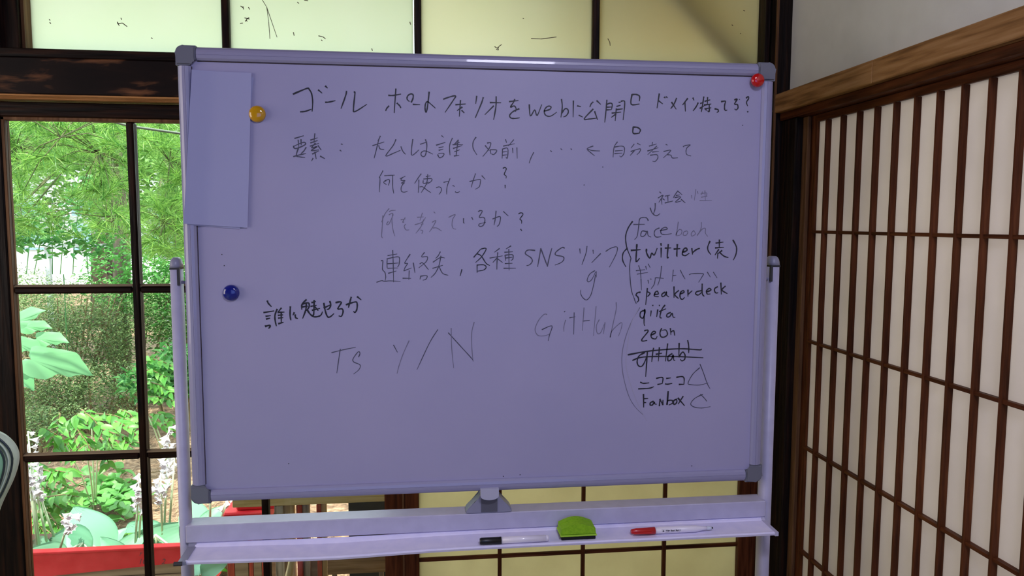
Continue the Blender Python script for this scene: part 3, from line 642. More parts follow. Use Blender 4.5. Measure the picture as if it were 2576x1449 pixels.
# eraser
def eraser():
    c = at(1455, 1345, 1.505); x0, x1 = c.x - .0385, c.x + .0385; y0, y1 = 1.501, 1.548; zb = .7562
    e = empty('board_eraser')
    box('felt_pad', x0 + .0015, x1 - .0015, y0 + .001, y1 - .001, zb, zb + .0075, mat('black_felt', (.006, .006, .008), .95), e, .001)
    g = mixcol(mat('green_foam', rough=.8), [(.20, .44, .002), (.27, .55, .006)], (1, 1, 1), 200, 2, (.3, .7), .1, .75)
    box('rim', x0 - .001, x1 + .001, y0 - .001, y1, zb + .0076, zb + .0108, mat('lime_rim', (.34, .60, .03), .6), e, .001)
    bm = bmesh.new(); n = 14; top = []
    for k in range(n + 1):
        u = k / n; x = x0 + .002 + (x1 - x0 - .004) * u; top.append((x, zb + .0235 + .0105 * math.sin(PI * u)))
    poly = [(x0 + .0005, zb + .0108), (x1 - .0005, zb + .0108)] + top[::-1]
    prism(bm, poly, 'y', y0 + .001, y1 - .001)
    es = [ed for ed in bm.edges if abs(ed.verts[0].co.y - ed.verts[1].co.y) < 1e-6]
    bmesh.ops.bevel(bm, geom=es, offset=.0018, segments=2, affect='EDGES')
    frombm('body', bm, g, e)
    # raised band across the arch
    bm = bmesh.new(); ym = (y0 + y1) / 2 + .004
    top2 = [(x, z + .0008) for x, z in top]; prism(bm, [(a, b - .002) for a, b in top] + top2[::-1], 'y', ym, y1 - .003); frombm('grip_band', bm, g, e)
    settle(e); tag(e, 'lime green arched eraser with black felt on the whiteboard tray', 'eraser')
eraser()

# markers: lathe along x
def lathe_x(name, prof, x, y, z, m, parent, n=20, ang=0):
    bm = bmesh.new(); rings = []
    for d, r in prof: rings.append([bm.verts.new((x + d, y + r * math.cos(2 * PI * k / n), z + d * ang + r * math.sin(2 * PI * k / n))) for k in range(n)])
    for a, b in zip(rings, rings[1:]):
        for k in range(n): bm.faces.new((a[k], a[(k + 1) % n], b[(k + 1) % n], b[k]))
    bm.faces.new(rings[0]); bm.faces.new(rings[-1])
    o = frombm(name, bm, m, parent)
    for f in o.data.polygons: f.use_smooth = abs(f.normal.x) < .7
    return o
MWH = mat('marker_barrel', (.80, .76, .88), .3, coat=.2)
a = at(1207, 1362, 1.501); b = at(1380, 1352, 1.501); L = b.x - a.x; r = .0073; zt = .7562 + r
m1 = empty('board_marker')
lathe_x('cap', [(0, r * .8), (.003, r * .98), (.047 * .96, r * 1.05)], a.x, 1.501, zt, mat('black_cap', (.008, .008, .010), .4), m1)
lathe_x('barrel', [(.0452, r * .98), (L - .007, r * .98)], a.x, 1.501, zt, MWH, m1)
lathe_x('end_plug', [(L - .0069, r * .9), (L - .001, r * .85), (L, r * .7)], a.x, 1.501, zt, MWH, m1)
settle(m1); tag(m1, 'white marker pen with black cap, at left of the eraser on the tray', 'marker', 'markers on the tray')
a = at(1587, 1341, 1.512); b = at(1793, 1336, 1.512); L = b.x - a.x; r = .0072; zt = .7562 + r * 1.1
m2 = empty('board_marker')
RC = mat('red_cap', (.50, .008, .010), .35, coat=.2)
lathe_x('cap', [(0, r * .55), (.002, r * .72), (.012, r * .92), (.053, r * 1.1)], a.x, 1.512, zt, RC, m2)
box('pocket_clip', a.x + .004, a.x + .044, 1.512 - .0105, 1.512 - .0068, zt - .0028, zt + .0008, RC, m2, .001)
bar = lathe_x('barrel', [(.0531, r), (L - .040, r), (L - .022, r * .55), (L - .014, r * .5)], a.x, 1.512, zt, MWH, m2)
lathe_x('end_plug', [(L - .0139, r * .55), (L - .004, r * .55), (L - .003, r * .3)], a.x, 1.512, zt, mat('clear_end', (.62, .66, .78), .2), m2)
lathe_x('end_pip', [(L - .0029, r * .3), (L, r * .25)], a.x, 1.512, zt, DGREY, m2)
cu = bpy.data.curves.new('t', 'FONT'); cu.body = 'White Board Marker'; cu.size = .0052; cu.extrude = 0; cu.offset = .00016
to = bpy.data.objects.new('t', cu); C.objects.link(to); bpy.context.view_layer.update()
me = bpy.data.meshes.new_from_object(to.evaluated_get(bpy.context.evaluated_depsgraph_get())); bpy.data.objects.remove(to)
for v in me.vertices:                                       # wrap the print round the barrel
    th = math.radians(-2) + v.co.y / r
    v.co = Vector((a.x + .075 + v.co.x * .78, 1.512 - (r + .0002) * math.cos(th), zt + (r + .0002) * math.sin(th)))
link('printed_text', me, INK['k'], m2)
bm = bmesh.new()
for (u0, u1, v0, v1) in ((.0665, .0725, .0042, .0046), (.0665, .0725, .0000, .0004), (.0665, .0672, .0, .0046), (.0718, .0725, .0, .0046), (.0685, .0717, .0008, .003), (.0745, .108, -.0019, -.0015)):
    q = []
    for u, v in ((u0, v0), (u1, v0), (u1, v1), (u0, v1)):
        th = math.radians(-6) + v / r; q.append(bm.verts.new((a.x + u, 1.512 - (r + .0002) * math.cos(th), zt + (r + .0002) * math.sin(th))))
    bm.faces.new(q)
frombm('printed_emblem', bm, INK['k'], m2)
settle(m2); tag(m2, 'white marker pen with red cap and lettering, right of the eraser on the tray', 'marker', 'markers on the tray')

# ------------------------------------------------------------------ leather chair at far left, only its shoulder shows
def chair():
    LE = mixcol(mat('grey_green_leather', rough=.33), [(.24, .50, .27), (.30, .58, .34)], (1, 1, 1), 60, 4, (.3, .7), .12, .33)
    LB = mixcol(mat('pale_leather_side', rough=.4), [(.52, .62, .44), (.60, .70, .52)], (1, 1, 1), 60, 4, (.3, .7), .12, .4)
    DK_ = mat('dark_piping', (.03, .045, .045), .4)
    ch = empty('desk_chair')
    Y = .98
    k = [at(*p, Y) for p in ((-60, 1068), (0, 1084), (22, 1099), (40, 1119), (48, 1141), (46, 1166), (36, 1198), (20, 1232), (0, 1266), (-26, 1330), (-40, 1440))]
    right = [(p.x, p.z) for p in k]; w = .46; cx = right[0][0] - w / 2 + .07
    top = [(cx * 2 - x, z) for x, z in right][::-1]
    zb = .55
    bot = [(right[-1][0] - .01, zb), (cx * 2 - right[-1][0] + .01, zb)]
    outline = right + [bot[0], bot[1]] + top
    ctr = Vector((cx, sum(z for x, z in outline) / len(outline)))
    # pad: rings from the front face round to the back
    def ring(bm, s, y): return [bm.verts.new((ctr.x + (x - ctr.x) * s[0] , y + .35 * (z - 1.0) * -.25, ctr.y + (z - ctr.y) * s[1])) for x, z in outline]
    def shell(name, steps, m, par, capa=True, capb=True):
        bm = bmesh.new(); R = [ring(bm, s, y) for s, y in steps]; n = len(outline)
        for a_, b_ in zip(R, R[1:]):
            for i in range(n): bm.faces.new((a_[i], a_[(i + 1) % n], b_[(i + 1) % n], b_[i]))
        if capa: bm.faces.new(R[0])
        if capb: bm.faces.new(R[-1])
        o = frombm(name, bm, m, par, True); md = o.modifiers.new('s', 'SUBSURF'); md.levels = md.render_levels = 2; return o
    shell('backrest', [((.88, .93), Y + .006), ((.93, .96), Y + .002), ((.965, .98), Y + .004), ((.985, .992), Y + .008), ((1, 1), Y + .014), ((.975, .985), Y + .026), ((.90, .93), Y + .036)], LB, ch)
    fp = shell('front_panel', [((.96, .975), Y + .004), ((.955, .97), Y - .004), ((.90, .93), Y - .009), ((.5, .6), Y - .012)], LE, ch)
    for s in ((.955, .972), (.968, .981), (.982, .990)):
        pts = [(ctr.x + (x - ctr.x) * s[0], Y + (-.003 if s[0] < .96 else .001 if s[0] < .97 else .004) + .35 * (z - 1.0) * -.25, ctr.y + (z - ctr.y) * s[1]) for x, z in outline]
        sm = []
        for i in range(len(pts)):
            a_, b_ = Vector(pts[i]), Vector(pts[(i + 1) % len(pts)]); sm += [a_ * .75 + b_ * .25, a_ * .25 + b_ * .75]
        sm.append(sm[0])
        tubeobj('piping', sm, .0012, DK_ if s[0] != .968 else LB, ch, 6)
    box('seat', cx - .24, cx + .24, Y - .47, Y + .03, .44, .53, LE, ch, .025)
    box('back_bracket', cx - .04, cx + .04, Y + .03, Y + .06, .46, .62, DK_, ch, .005)
    tubeobj('gas_column', [(cx, Y - .2, .10), (cx, Y - .2, .44)], .028, DK_, ch, 14)
    for i in range(5):
        a_ = 2 * PI * i / 5 + .3; ex, ey = cx + .28 * math.cos(a_), Y - .2 + .28 * math.sin(a_)
        tubeobj('base_leg', [(cx, Y - .2, .11), (ex, ey, .065)], [.024, .015], DK_, ch, 8)
        tubeobj('caster', [(ex - .012, ey, .027), (ex + .012, ey, .027)], .027, DK_, ch, 14)
    settle(ch); tag(ch, 'grey-green leather desk chair with piped seams, its shoulder showing at the far left', 'chair')
chair()

# ------------------------------------------------------------------ the garden
GZ = -.45
SOIL = mixcol(mat('needle_litter_soil', rough=.95), [(.09, .05, .03), (.22, .135, .08), (.36, .26, .17)], (1, 1, 1), 26, 10, (.3, .72), .6, .95)
LF = {'hosta': leafmat('hosta_leaf', (.17, .44, .27), (.24, .52, .34), .3, rough=.45), 'hostaback': leafmat('hosta_leaf_back', (.10, .34, .02), (.14, .40, .04), .4),
      'cherry': leafmat('bright_leaf', (.06, .26, .035), (.18, .46, .08), .35), 'ivy': leafmat('ivy_leaf', (.08, .30, .05), (.18, .48, .12), .3),
      'azalea': leafmat('azalea_leaf', (.035, .10, .025), (.36, .50, .20), .3), 'pine': leafmat('pine_needle', (.05, .20, .03), (.34, .60, .12), .45),
      'vine': leafmat('vine_leaf', (.05, .24, .06), (.18, .46, .12), .35), 'big': leafmat('large_pale_leaf', (.17, .46, .20), (.23, .52, .26), .35),
      'far': leafmat('distant_foliage', (.12, .30, .06), (.40, .64, .22), .4), 'lime': leafmat('lime_leaf', (.35, .62, .04), (.45, .72, .08), .5)}
BARK = mixcol(mat('pine_bark', rough=.9), [(.07, .05, .035), (.20, .15, .11)], (1, 1, .4), 18, 6, (.35, .65), .6, .9)
TWIG = mat('twig', (.20, .15, .07), .8); GSTEM = mat('green_stem', (.60, .74, .50), .5)
PTW = mat('pine_twig', (.09, .10, .035), .8)
PETAL = mat('white_petal', (.95, .93, .97), .5)
bm = bmesh.new(); NX, NY = 60, 60
g = [[bm.verts.new((x, yv, GZ + (.05 * noise.noise(Vector((x * .8, yv * .8, 0))) if 2.6 < yv < 30 else 0) + max(0, yv - 6) * .03)) for x in [-22 + 30 * i / NX for i in range(NX + 1)]] for yv in [2.0 + 34 * (j / NY) ** 1.8 for j in range(NY + 1)]]
for j in range(NY):
    for i in range(NX): bm.faces.new((g[j][i], g[j][i + 1], g[j + 1][i + 1], g[j + 1][i]))
tag(frombm('ground', bm, SOIL, None, True), kind='structure')

def gz(p): return GZ + (.05 * noise.noise(Vector((p[0] * .8, p[1] * .8, 0)))) + max(0, p[1] - 6) * .03
# ---- leaf shapes (base at the origin, growing along +x, face up)
def leafmesh(name, L, Wd, m, n=5, cup=.15, droop=.25, heart=0, wav=0, back=None):
    V, Fc = [], []
    for i in range(n + 1):
        t = i / n
        w = Wd * .56 * (math.sin(PI * min(1, t ** .8)) ** .85 * (1 - .38 * t) if 0 < t < 1 else (heart * .0 if t else 0))
        x = L * t; z = -droop * L * t * t
        if heart and i == 0: w = Wd * .12
        q = wav * Wd * math.sin(i * 2.4)
        V += [(x - (heart * L * .1 if i <= 1 else 0), w, z + cup * w + q), (x, 0, z), (x - (heart * L * .1 if i <= 1 else 0), -w, z + cup * w - q)]
    for i in range(n):
        a = 3 * i; Fc += [(a, a + 1, a + 4, a + 3), (a + 1, a + 2, a + 5, a + 4)]
    me = bpy.data.meshes.new(name); me.from_pydata(V, [], Fc); me.validate(); me.update(); me.materials.append(m)
    for p in me.polygons: p.use_smooth = True
    return me
def place(me, name, parent, loc, az, el, roll=0, s=1):
    o = bpy.data.objects.new(name, me); C.objects.link(o); o.parent = parent
    R = Matrix.Rotation(az, 4, 'Z') @ Matrix.Rotation(-el, 4, 'Y') @ Matrix.Rotation(roll, 4, 'X')
    o.matrix_local = Matrix.Translation(loc) @ R @ Matrix.Scale(s, 4); return o
def basis(az, el, roll): return (Matrix.Rotation(az, 3, 'Z') @ Matrix.Rotation(-el, 3, 'Y') @ Matrix.Rotation(roll, 3, 'X'))
def cloud(name, n, gen, L, Wd, m, parent=None, seed=1, fold=.25):
    """a mass of tiny leaves in one mesh; gen(rng) gives a position, rng gives the facing"""
    r = random.Random(seed); V, Fc = [], []
    for _ in range(n):
        p = gen(r); R = basis(r.uniform(0, 2 * PI), r.uniform(-.6, .9), r.uniform(-.8, .8)); s = r.uniform(.6, 1.25); b = len(V)
        for q in ((0, 0, 0), (L * .45, Wd * .5, fold * Wd), (L, 0, -.1 * L), (L * .45, -Wd * .5, fold * Wd)):
            V.append(tuple(Vector(p) + R @ (Vector(q) * s)))
        Fc += [(b, b + 1, b + 2), (b, b + 2, b + 3)]
    return tag(pyd(name, V, Fc, m, parent), kind='stuff')
def ell(c, rad, shell=.75):
    def f(r):
        while True:
            v = Vector((r.uniform(-1, 1), r.uniform(-1, 1), r.uniform(-1, 1)))
            if shell ** 2 < v.length_squared < 1: break
        return Vector((c[0] + v.x * rad[0], c[1] + v.y * rad[1], c[2] + v.z * rad[2]))
    return f
def anyof(fs):
    return lambda r: r.choice(fs)(r)

# ---- hedge of clipped azaleas: several bushes
def bush(name, c, rad, n, m, label, group=None, L=.028, Wd=.012, seed=3, stems=9):
    e = empty(name); base = gz((c[0], c[1]))
    r = random.Random(seed)
    lumps = [ell((c[0] + r.uniform(-.6, .6) * rad[0], c[1] + r.uniform(-.4, .4) * rad[1], c[2] + r.uniform(-.4, .4) * rad[2]), (rad[0] * .55, rad[1] * .7, rad[2] * .55), .55) for _ in range(7)]
    cloud('foliage', n, anyof(lumps), L, Wd, m, e, seed)
    bm = bmesh.new()
    for _ in range(stems):
        a_ = r.uniform(0, 2 * PI); q = r.uniform(.2, .7)
        tube(bm, [(c[0] + r.uniform(-.1, .1), c[1] + r.uniform(-.1, .1), base - .05), (c[0] + rad[0] * q * .6 * math.cos(a_), c[1] + rad[1] * q * .5 * math.sin(a_), (base + c[2]) / 2), (c[0] + rad[0] * q * math.cos(a_), c[1] + rad[1] * q * math.sin(a_), c[2] + rad[2] * .4)], [.018, .012, .005], 5)
    tag(frombm('branches', bm, TWIG, e), kind='stuff')
    settle(e); return tag(e, label, 'bush', group)
def atg(px, py, Y): p = at(px, py, Y); return (p.x, p.y, p.z)
c = atg(140, 810, 7.4); bush('azalea_bush', c, (.95, .55, .62), 15000, LF['azalea'], 'large azalea hedge bush with tiny leaves behind the pale big-leaved plant', 'azalea hedge behind the garden', seed=3)
c = atg(320, 830, 7.5); bush('azalea_bush', c, (.75, .55, .66), 12000, LF['azalea'], 'azalea hedge bush with tiny leaves seen at the middle of the left window', 'azalea hedge behind the garden', seed=4)
c = atg(470, 760, 8.0); bush('azalea_bush', c, (.95, .6, .75), 9000, LF['ivy'], 'greener hedge bush behind the left stand pole of the whiteboard', 'azalea hedge behind the garden', L=.06, Wd=.03, seed=5)
c = atg(-60, 800, 8.2); bush('azalea_bush', c, (1.0, .6, .8), 7000, LF['azalea'], 'azalea hedge bush hidden behind the window stile at far left', 'azalea hedge behind the garden', seed=6)
c = atg(230, 980, 6.9); bush('azalea_bush', c, (1.1, .30, .28), 9000, LF['azalea'], 'low azalea bush with thin pale-tipped twigs in front of the hedge', 'azalea hedge behind the garden', seed=7, L=.03)
c = atg(90, 1060, 6.4); bush('azalea_bush', c, (.40, .25, .26), 3500, LF['azalea'], 'small low azalea clump beside the left window stile', 'azalea hedge behind the garden', seed=8)
c = atg(440, 930, 6.7); bush('leafy_shrub', c, (.45, .3, .35), 1500, LF['vine'], 'dark green shrub of pointed leaves beside the left stand pole', L=.085, Wd=.04, seed=9)

# ---- pine with drooping boughs of long needles
def pine(name, base, top, rad, tips, seed, label, nper=58, NL=.13, group='pines behind the window'):
    e = empty(name); r = random.Random(seed)
    T = [Vector(base), Vector(base).lerp(Vector(top), .35) + Vector((.05, 0, 0)), Vector(base).lerp(Vector(top), .7), Vector(top)]
    tubeobj('trunk', T, [rad * 1.15, rad, rad * .85, rad * .6], BARK, e, 12)
    V, Fc = [], []
    # boughs: from the trunk out to clusters of tips
    groups = {}
    for t in tips: groups.setdefault((round(t[0] * 1.6), round(t[2] * 2.2), round(t[1] * .8)), []).append(t)
    for g_, ts in groups.items():
        ctr = sum((Vector(t) for t in ts), Vector()) / len(ts)
        s = T[1].lerp(T[3], min(1, max(.15, (ctr.z + .6 - T[1].z) / (T[3].z - T[1].z))))
        mid = s.lerp(ctr, .55) + Vector((0, 0, .25))
        bm = bmesh.new(); tube(bm, [s, mid, ctr], [.014, .008, .004], 6)
        for t in ts: tube(bm, [ctr, ctr.lerp(Vector(t), .6) + Vector((0, 0, .03)), Vector(t)], [.003, .0025, .002], 4)
        frombm('branch', bm, PTW, e, True)
    for t in tips:
        d0 = Vector((r.uniform(-1, 1), r.uniform(-1, .2), r.uniform(-.35, .6))).normalized(); p0 = Vector(t)
        for _ in range(nper):
            o_ = p0 - d0 * r.uniform(0, .10)
            d = (d0 * r.uniform(.25, 1.2) + Vector((r.gauss(0, .5), r.gauss(0, .5), r.gauss(0, .5)))).normalized()
            w = d.cross(Vector((r.uniform(-1, 1), r.uniform(-1, 1), r.uniform(-1, 1)))).normalized() * .0017
            L = NL * r.uniform(.7, 1.15); b = len(V); mid = o_ + d * L * .55; tip = o_ + d * L + Vector((0, 0, -.012))
            V += [tuple(o_ + w), tuple(o_ - w), tuple(mid - w), tuple(mid + w), tuple(tip)]
            Fc += [(b, b + 1, b + 2, b + 3), (b + 3, b + 2, b + 4)]
    tag(pyd('needles', V, Fc, LF['pine'], e), kind='stuff')
    settle(e); return tag(e, label, 'pine tree', group)
r = random.Random(5)
tips = []
for _ in range(380):
    px = r.uniform(-60, 350); py = 250 + 330 * r.random() ** 1.5 + (0 if px < 170 or px > 300 else 25)
    if 60 < px < 210 and 430 < py < 620 and r.random() < .75: continue
    tips.append(atg(px, py, r.uniform(4.3, 6.6)))
b = at(292, 640, 8.6); tp = at(282, 250, 8.3)
pine('pine_tree', (b.x, 8.6, gz((b.x, 8.6)) - .1), (tp.x, 8.3, 3.9), .085, tips, 21, 'pine with long drooping needles filling the top of the left window')
tips = []
for _ in range(230):
    px = r.uniform(340, 520); py = r.uniform(260, 640)
    if px < 400 and 390 < py < 500: continue
    tips.append(atg(px, py, r.uniform(5.0, 7.2)))
b = at(436, 640, 8.9); tp = at(395, 250, 8.7)
pine('pine_tree', (b.x + .1, 8.9, gz((b.x, 8.9)) - .1), (tp.x, 8.7, 3.8), .06, tips, 22, 'slimmer pine behind, seen between the window muntin and the whiteboard')

# ---- climber with pointed leaves in front of the bright gap
c = atg(185, 540, 6.8)
e = empty('climbing_vine')
cloud('foliage', 620, anyof([ell(atg(100, 560, 6.9), (.30, .2, .14), 0), ell(atg(215, 500, 6.9), (.16, .2, .22), 0), ell(atg(150, 600, 6.8), (.45, .2, .08), 0), ell(atg(60, 590, 6.8), (.2, .2, .12), 0), ell(atg(120, 625, 6.8), (.5, .2, .1), 0), ell(atg(240, 590, 6.8), (.2, .2, .2), 0)]), .08, .05, LF['vine'], e, 31)
bm = bmesh.new()
for k in range(6):
    q = [atg(60 + k * 32 + random.Random(k).uniform(-9, 9), 690, 7.0), atg(75 + k * 28, 600, 6.95), atg(60 + k * 35, 520, 6.9), atg(80 + k * 30, 470, 6.9)]
    tube(bm, q, [.004, .004, .003, .002], 5)
p = atg(160, 690, 7.0); tube(bm, [(p[0], 7.0, gz(p)), p], [.006, .005], 6)
tag(frombm('stems', bm, LF['vine'], e), kind='stuff'); settle(e)
tag(e, 'dark green climbing vine of pointed leaves against the bright gap between the pines', 'vine')

# ---- big pale leaves at the left
e = empty('paulownia_shoot')
def lobed(name, L, Wd, m, lob):
    V = [(0, 0, 0)]; n = 22; Fc = []
    for i in range(n + 1):
        a = -PI * .93 + 2 * PI * .93 * i / n
        q = 1 + lob * math.cos(5 * a) * .12; rr = (.5 + .5 * math.cos(a) * .35 + .12 * abs(math.sin(a))) * q
        V.append((L * (.18 + rr * math.cos(a) * .95), Wd * rr * math.sin(a) * .95, .06 * L * math.sin(3 * a) - .18 * L * abs(math.sin(a)) ** 2 * .5))
    for i in range(n): Fc.append((0, i + 1, i + 2))
    me = bpy.data.meshes.new(name); me.from_pydata(V, [], Fc); me.update(); me.materials.append(m)
    for f in me.polygons: f.use_smooth = True
    return me
OUT = [(270, 650), (310, 640), (360, 648), (420, 660), (490, 672), (560, 690), (600, 700), (622, 722), (640, 762), (668, 800), (690, 842), (717, 884), (690, 888), (645, 876), (600, 880), (560, 893), (530, 890), (495, 872), (460, 868), (430, 890), (380, 908), (320, 900), (260, 880), (215, 850), (188, 825), (180, 770), (230, 742), (283, 750), (262, 715)]
def tracedleaf(m):
    V = [(0, 0, 0)]; k = .30 / 434; Fc = []; n = len(OUT)
    for f in (.35, .7, 1):
        for u, v in OUT:
            x, y = (u - 283) * k * f, -(v - 750) * k * f
            V.append((x, y, -.02 * abs(math.sin((x * 1.0 + y) * 22)) * f - .25 * (x * x + y * y)))
    for i in range(n):
        j = (i + 1) % n; Fc += [(0, 1 + i, 1 + j), (1 + i, 1 + n + i, 1 + n + j, 1 + j), (1 + n + i, 1 + 2 * n + i, 1 + 2 * n + j, 1 + n + j)]
    me = bpy.data.meshes.new('leaf'); me.from_pydata(V, [], Fc); me.update(); me.materials.append(m)
    for f in me.polygons: f.use_smooth = True
    return me
BL = tracedleaf(LF['big'])
def facecam(me, name, parent, px, py, Y, spin, tilt, s, yaw=0):
    """a leaf whose upper side looks towards the house (-Y), its tip turned by spin"""
    o = bpy.data.objects.new(name, me); C.objects.link(o); o.parent = parent
    R = Matrix.Rotation(yaw, 4, 'Z') @ Matrix.Rotation(PI / 2 - tilt, 4, 'X') @ Matrix.Rotation(spin, 4, 'Z')
    o.matrix_local = Matrix.Translation(at(px, py, Y)) @ R @ Matrix.Scale(s, 4); return o
facecam(BL, 'leaf', e, 78, 905, 4.0, 0, .15, .94)
facecam(BL, 'leaf', e, 92, 852, 4.15, .18, .4, .50)
facecam(BL, 'leaf', e, 62, 822, 4.2, .25, .4, .42)
facecam(BL, 'leaf', e, 34, 812, 4.1, .75, .3, .50)
facecam(BL, 'leaf', e, 36, 860, 4.05, -.1, .3, .48)
facecam(BL, 'leaf', e, 30, 930, 4.1, -.5, .3, .5)
for q in ([(20, 1100), (30, 980), (60, 900), (84, 900)], [(30, 980), (45, 870), (70, 845), (90, 850)], [(30, 980), (35, 880), (45, 830), (62, 822)]):
    tubeobj('stem', [at(a_, b_, 4.15) for a_, b_ in q], [.008, .006, .004, .003], TWIG, e, 6)
p = at(20, 1100, 4.15); tubeobj('stem', [(p.x, 4.15, GZ - .02), p], [.012, .008], TWIG, e, 6)
settle(e); tag(e, 'shoot with large pale green lobed leaves at the left edge of the window', 'plant')

# ---- sprigs of ovate leaves: arching shrub in front of the soil
def sprig(root_pts, e, me, n, r, sp=1, Ls=.9):
    pts = [Vector(p) for p in root_pts]; segs = len(pts) - 1
    tubeobj('twig', pts, [.006 - .004 * i / segs for i in range(segs + 1)], TWIG, e, 5)
    for k in range(n):
        t = (k + .5) / n * segs; i = min(int(t), segs - 1); p = pts[i].lerp(pts[i + 1], t - i); d = (pts[i + 1] - pts[i]).normalized()
        side = 1 if k % 2 else -1
        az = math.atan2(d.y, d.x) + side * r.uniform(.5, 1.1) * sp
        o = place(me, 'leaf', e, p, az, r.uniform(-.75, .1), r.uniform(.15, .9) * (1 if r.random() < .8 else -1), r.uniform(.7, 1.15) * Ls)
def shrub(name, me, paths, n, seed, label, root, cat='shrub', group=None):
    e = empty(name); r = random.Random(seed)
    for iq, q in enumerate(paths):
        Y0 = q[0]; P = [at(px, py, Y0 + dy) for px, py, dy in q[1:]]
        sprig(P, e, me, n, r)
        if iq % 4 == 0: tubeobj('stem', [root, Vector(root).lerp(P[0], .5) + Vector((0, 0, .05)), P[0]], [.006, .005, .003], GSTEM, e, 5)
    settle(e); return tag(e, label, cat, group)
CH = leafmesh('leaf', .088, .046, LF['cherry'], 6, .3, .25)
r = random.Random(11)
paths = []
for (x0, y0, x1, y1) in ((165, 1120, 110, 1075), (150, 1040, 135, 1130), (175, 1060, 215, 1120), (205, 1030, 260, 1090), (230, 1050, 285, 1130), (240, 1040, 330, 1060), (260, 1080, 330, 1120), (200, 1090, 235, 1150), (250, 1100, 275, 1178), (185, 1100, 150, 1150), (290, 1060, 350, 1100), (160, 1075, 195, 1040), (215, 1120, 180, 1150), (280, 1120, 320, 1140), (300, 1030, 345, 1060)):
    dy = r.uniform(-.25, .2); paths.append((4.5 + dy, (x0, y0, 0), ((x0 + x1) / 2 + 3, (y0 + y1) / 2 - 5, -.05), (x1, y1, -.1)))
shrub('cherry_shrub', CH, paths, 12, 12, 'bright green shrub of oval leaves on arching twigs above the bare soil', (at(230, 1100, 4.9).x, 4.9, GZ), group=None)
paths = []
for (x0, y0, x1, y1) in ((90, 1180, 150, 1200), (85, 1200, 180, 1230), (100, 1220, 190, 1270), (90, 1250, 170, 1290), (80, 1230, 125, 1300), (75, 1290, 110, 1340), (110, 1190, 175, 1190), (120, 1250, 200, 1250), (85, 1320, 150, 1360), (120, 1290, 160, 1350), (75, 1160, 100, 1210), (70, 1350, 110, 1400)):
    dy = r.uniform(-.2, .2); paths.append((4.35 + dy, (x0, y0, 0), ((x0 + x1) / 2, (y0 + y1) / 2 - 6, -.05), (x1, y1, -.1)))
shrub('leafy_shrub', CH, paths, 15, 13, 'green shrub of drooping oval leaves behind the white flower spikes at left', (at(100, 1330, 4.6).x, 4.6, GZ))
paths = []
for (x0, y0, x1, y1) in ((350, 1000, 440, 1010), (370, 960, 430, 990), (350, 1050, 440, 1090), (360, 900, 450, 930), (380, 1040, 430, 1060), (350, 930, 420, 950)):
    dy = r.uniform(-.2, .3); paths.append((5.4 + dy, (x0, y0, 0), ((x0 + x1) / 2, (y0 + y1) / 2 - 8, -.05), (x1, y1, -.1)))
shrub('leafy_shrub', CH, paths, 13, 14, 'shrub of cool green oval leaves between the window muntin and the left stand pole', (at(420, 1050, 5.7).x, 5.7, GZ))
# ground ivy
IV = lobed('leaf', .075, .075, LF['ivy'], .6)
e = empty('ground_ivy'); r = random.Random(15)
for k in range(150):
    px, py = r.gauss(282, 42), r.gauss(1245, 27)
    d = (at(px, py, 5.0) - EYE); p = EYE + d * ((GZ + r.uniform(.02, .14) - EYE.z) / d.z)
    if p.y > 7: continue
    place(IV, 'leaf', e, p, r.uniform(0, 2 * PI), r.uniform(-.2, .4), r.uniform(-.3, .9), r.uniform(.6, 1.25))
d = at(282, 1245, 5.0) - EYE; p = EYE + d * ((GZ - EYE.z) / d.z)
bm = bmesh.new()
for k in range(12):
    a_ = k * PI / 6; tube(bm, [(p.x, p.y, GZ - .01), (p.x + .22 * math.cos(a_), p.y + .22 * math.sin(a_), GZ + .08), (p.x + .4 * math.cos(a_), p.y + .4 * math.sin(a_), GZ + .04)], .003, 4)
tag(frombm('runners', bm, TWIG, e), kind='stuff'); settle(e)
tag(e, 'patch of ground ivy spreading over the brown needle litter', 'ivy')
# fallen needles on the soil
V, Fc = [], []; r = random.Random(17)
for _ in range(9000):
    yv = r.uniform(3.6, 7.5); x = -yv * .62 + r.uniform(-.6, 2.2); z = gz((x, yv)) + r.uniform(.004, .02); a_ = r.uniform(0, PI); L = r.uniform(.04, .10); b = len(V); w = .0018
    dx, dy = math.cos(a_), math.sin(a_)
    V += [(x - dy * w, yv + dx * w, z), (x + dy * w, yv - dx * w, z), (x + dx * L, yv + dy * L, z + r.uniform(-.004, .02))]; Fc.append((b, b + 1, b + 2))
tag(pyd('needle_litter', V, Fc, mat('dry_needle', (.42, .27, .16), .8)), 'dry brown pine needles strewn over the garden soil', 'litter', kind='stuff')

# ---- red planter box with hostas
RED = mixcol(mat('red_paint', rough=.55, spec=.2), [(.72, .018, .03), (.85, .05, .06)], (3, 3, 3), 5, 8, (.3, .7), .15, .5)
OLD = mixcol(mat('old_board', rough=.8), [(.26, .17, .10), (.50, .37, .23)], (1, 14, 14), 3, 5, (.3, .7), .2, .8)
pl = empty('planter_box')
YP = 3.45
a = at(55, 1397, YP); b = at(545, 1372, YP); zt = (a.z + b.z) / 2
rot = math.atan2(b.z - a.z, b.x - a.x)
x0, x1 = a.x - .25, at(480, 1377, YP).x + .05
zl, zr = at(130, 1449, YP).z, at(445, 1416, YP).z; xa_, xb_ = at(130, 1440, YP).x, at(445, 1416, YP).x; sl = (zr - zl) / (xb_ - xa_)
bm = bmesh.new(); prism(bm, [(x0, zl + sl * (x0 - xa_)), (x1, zl + sl * (x1 - xa_)), (x1, zt), (x0, zt)], 'y', YP, YP + .022); fb = frombm('front_board', bm, RED, pl)
box('liner_board', x0, x1, YP + .0225, YP + .034, zt - .132, zt - .02, OLD, pl, .002)
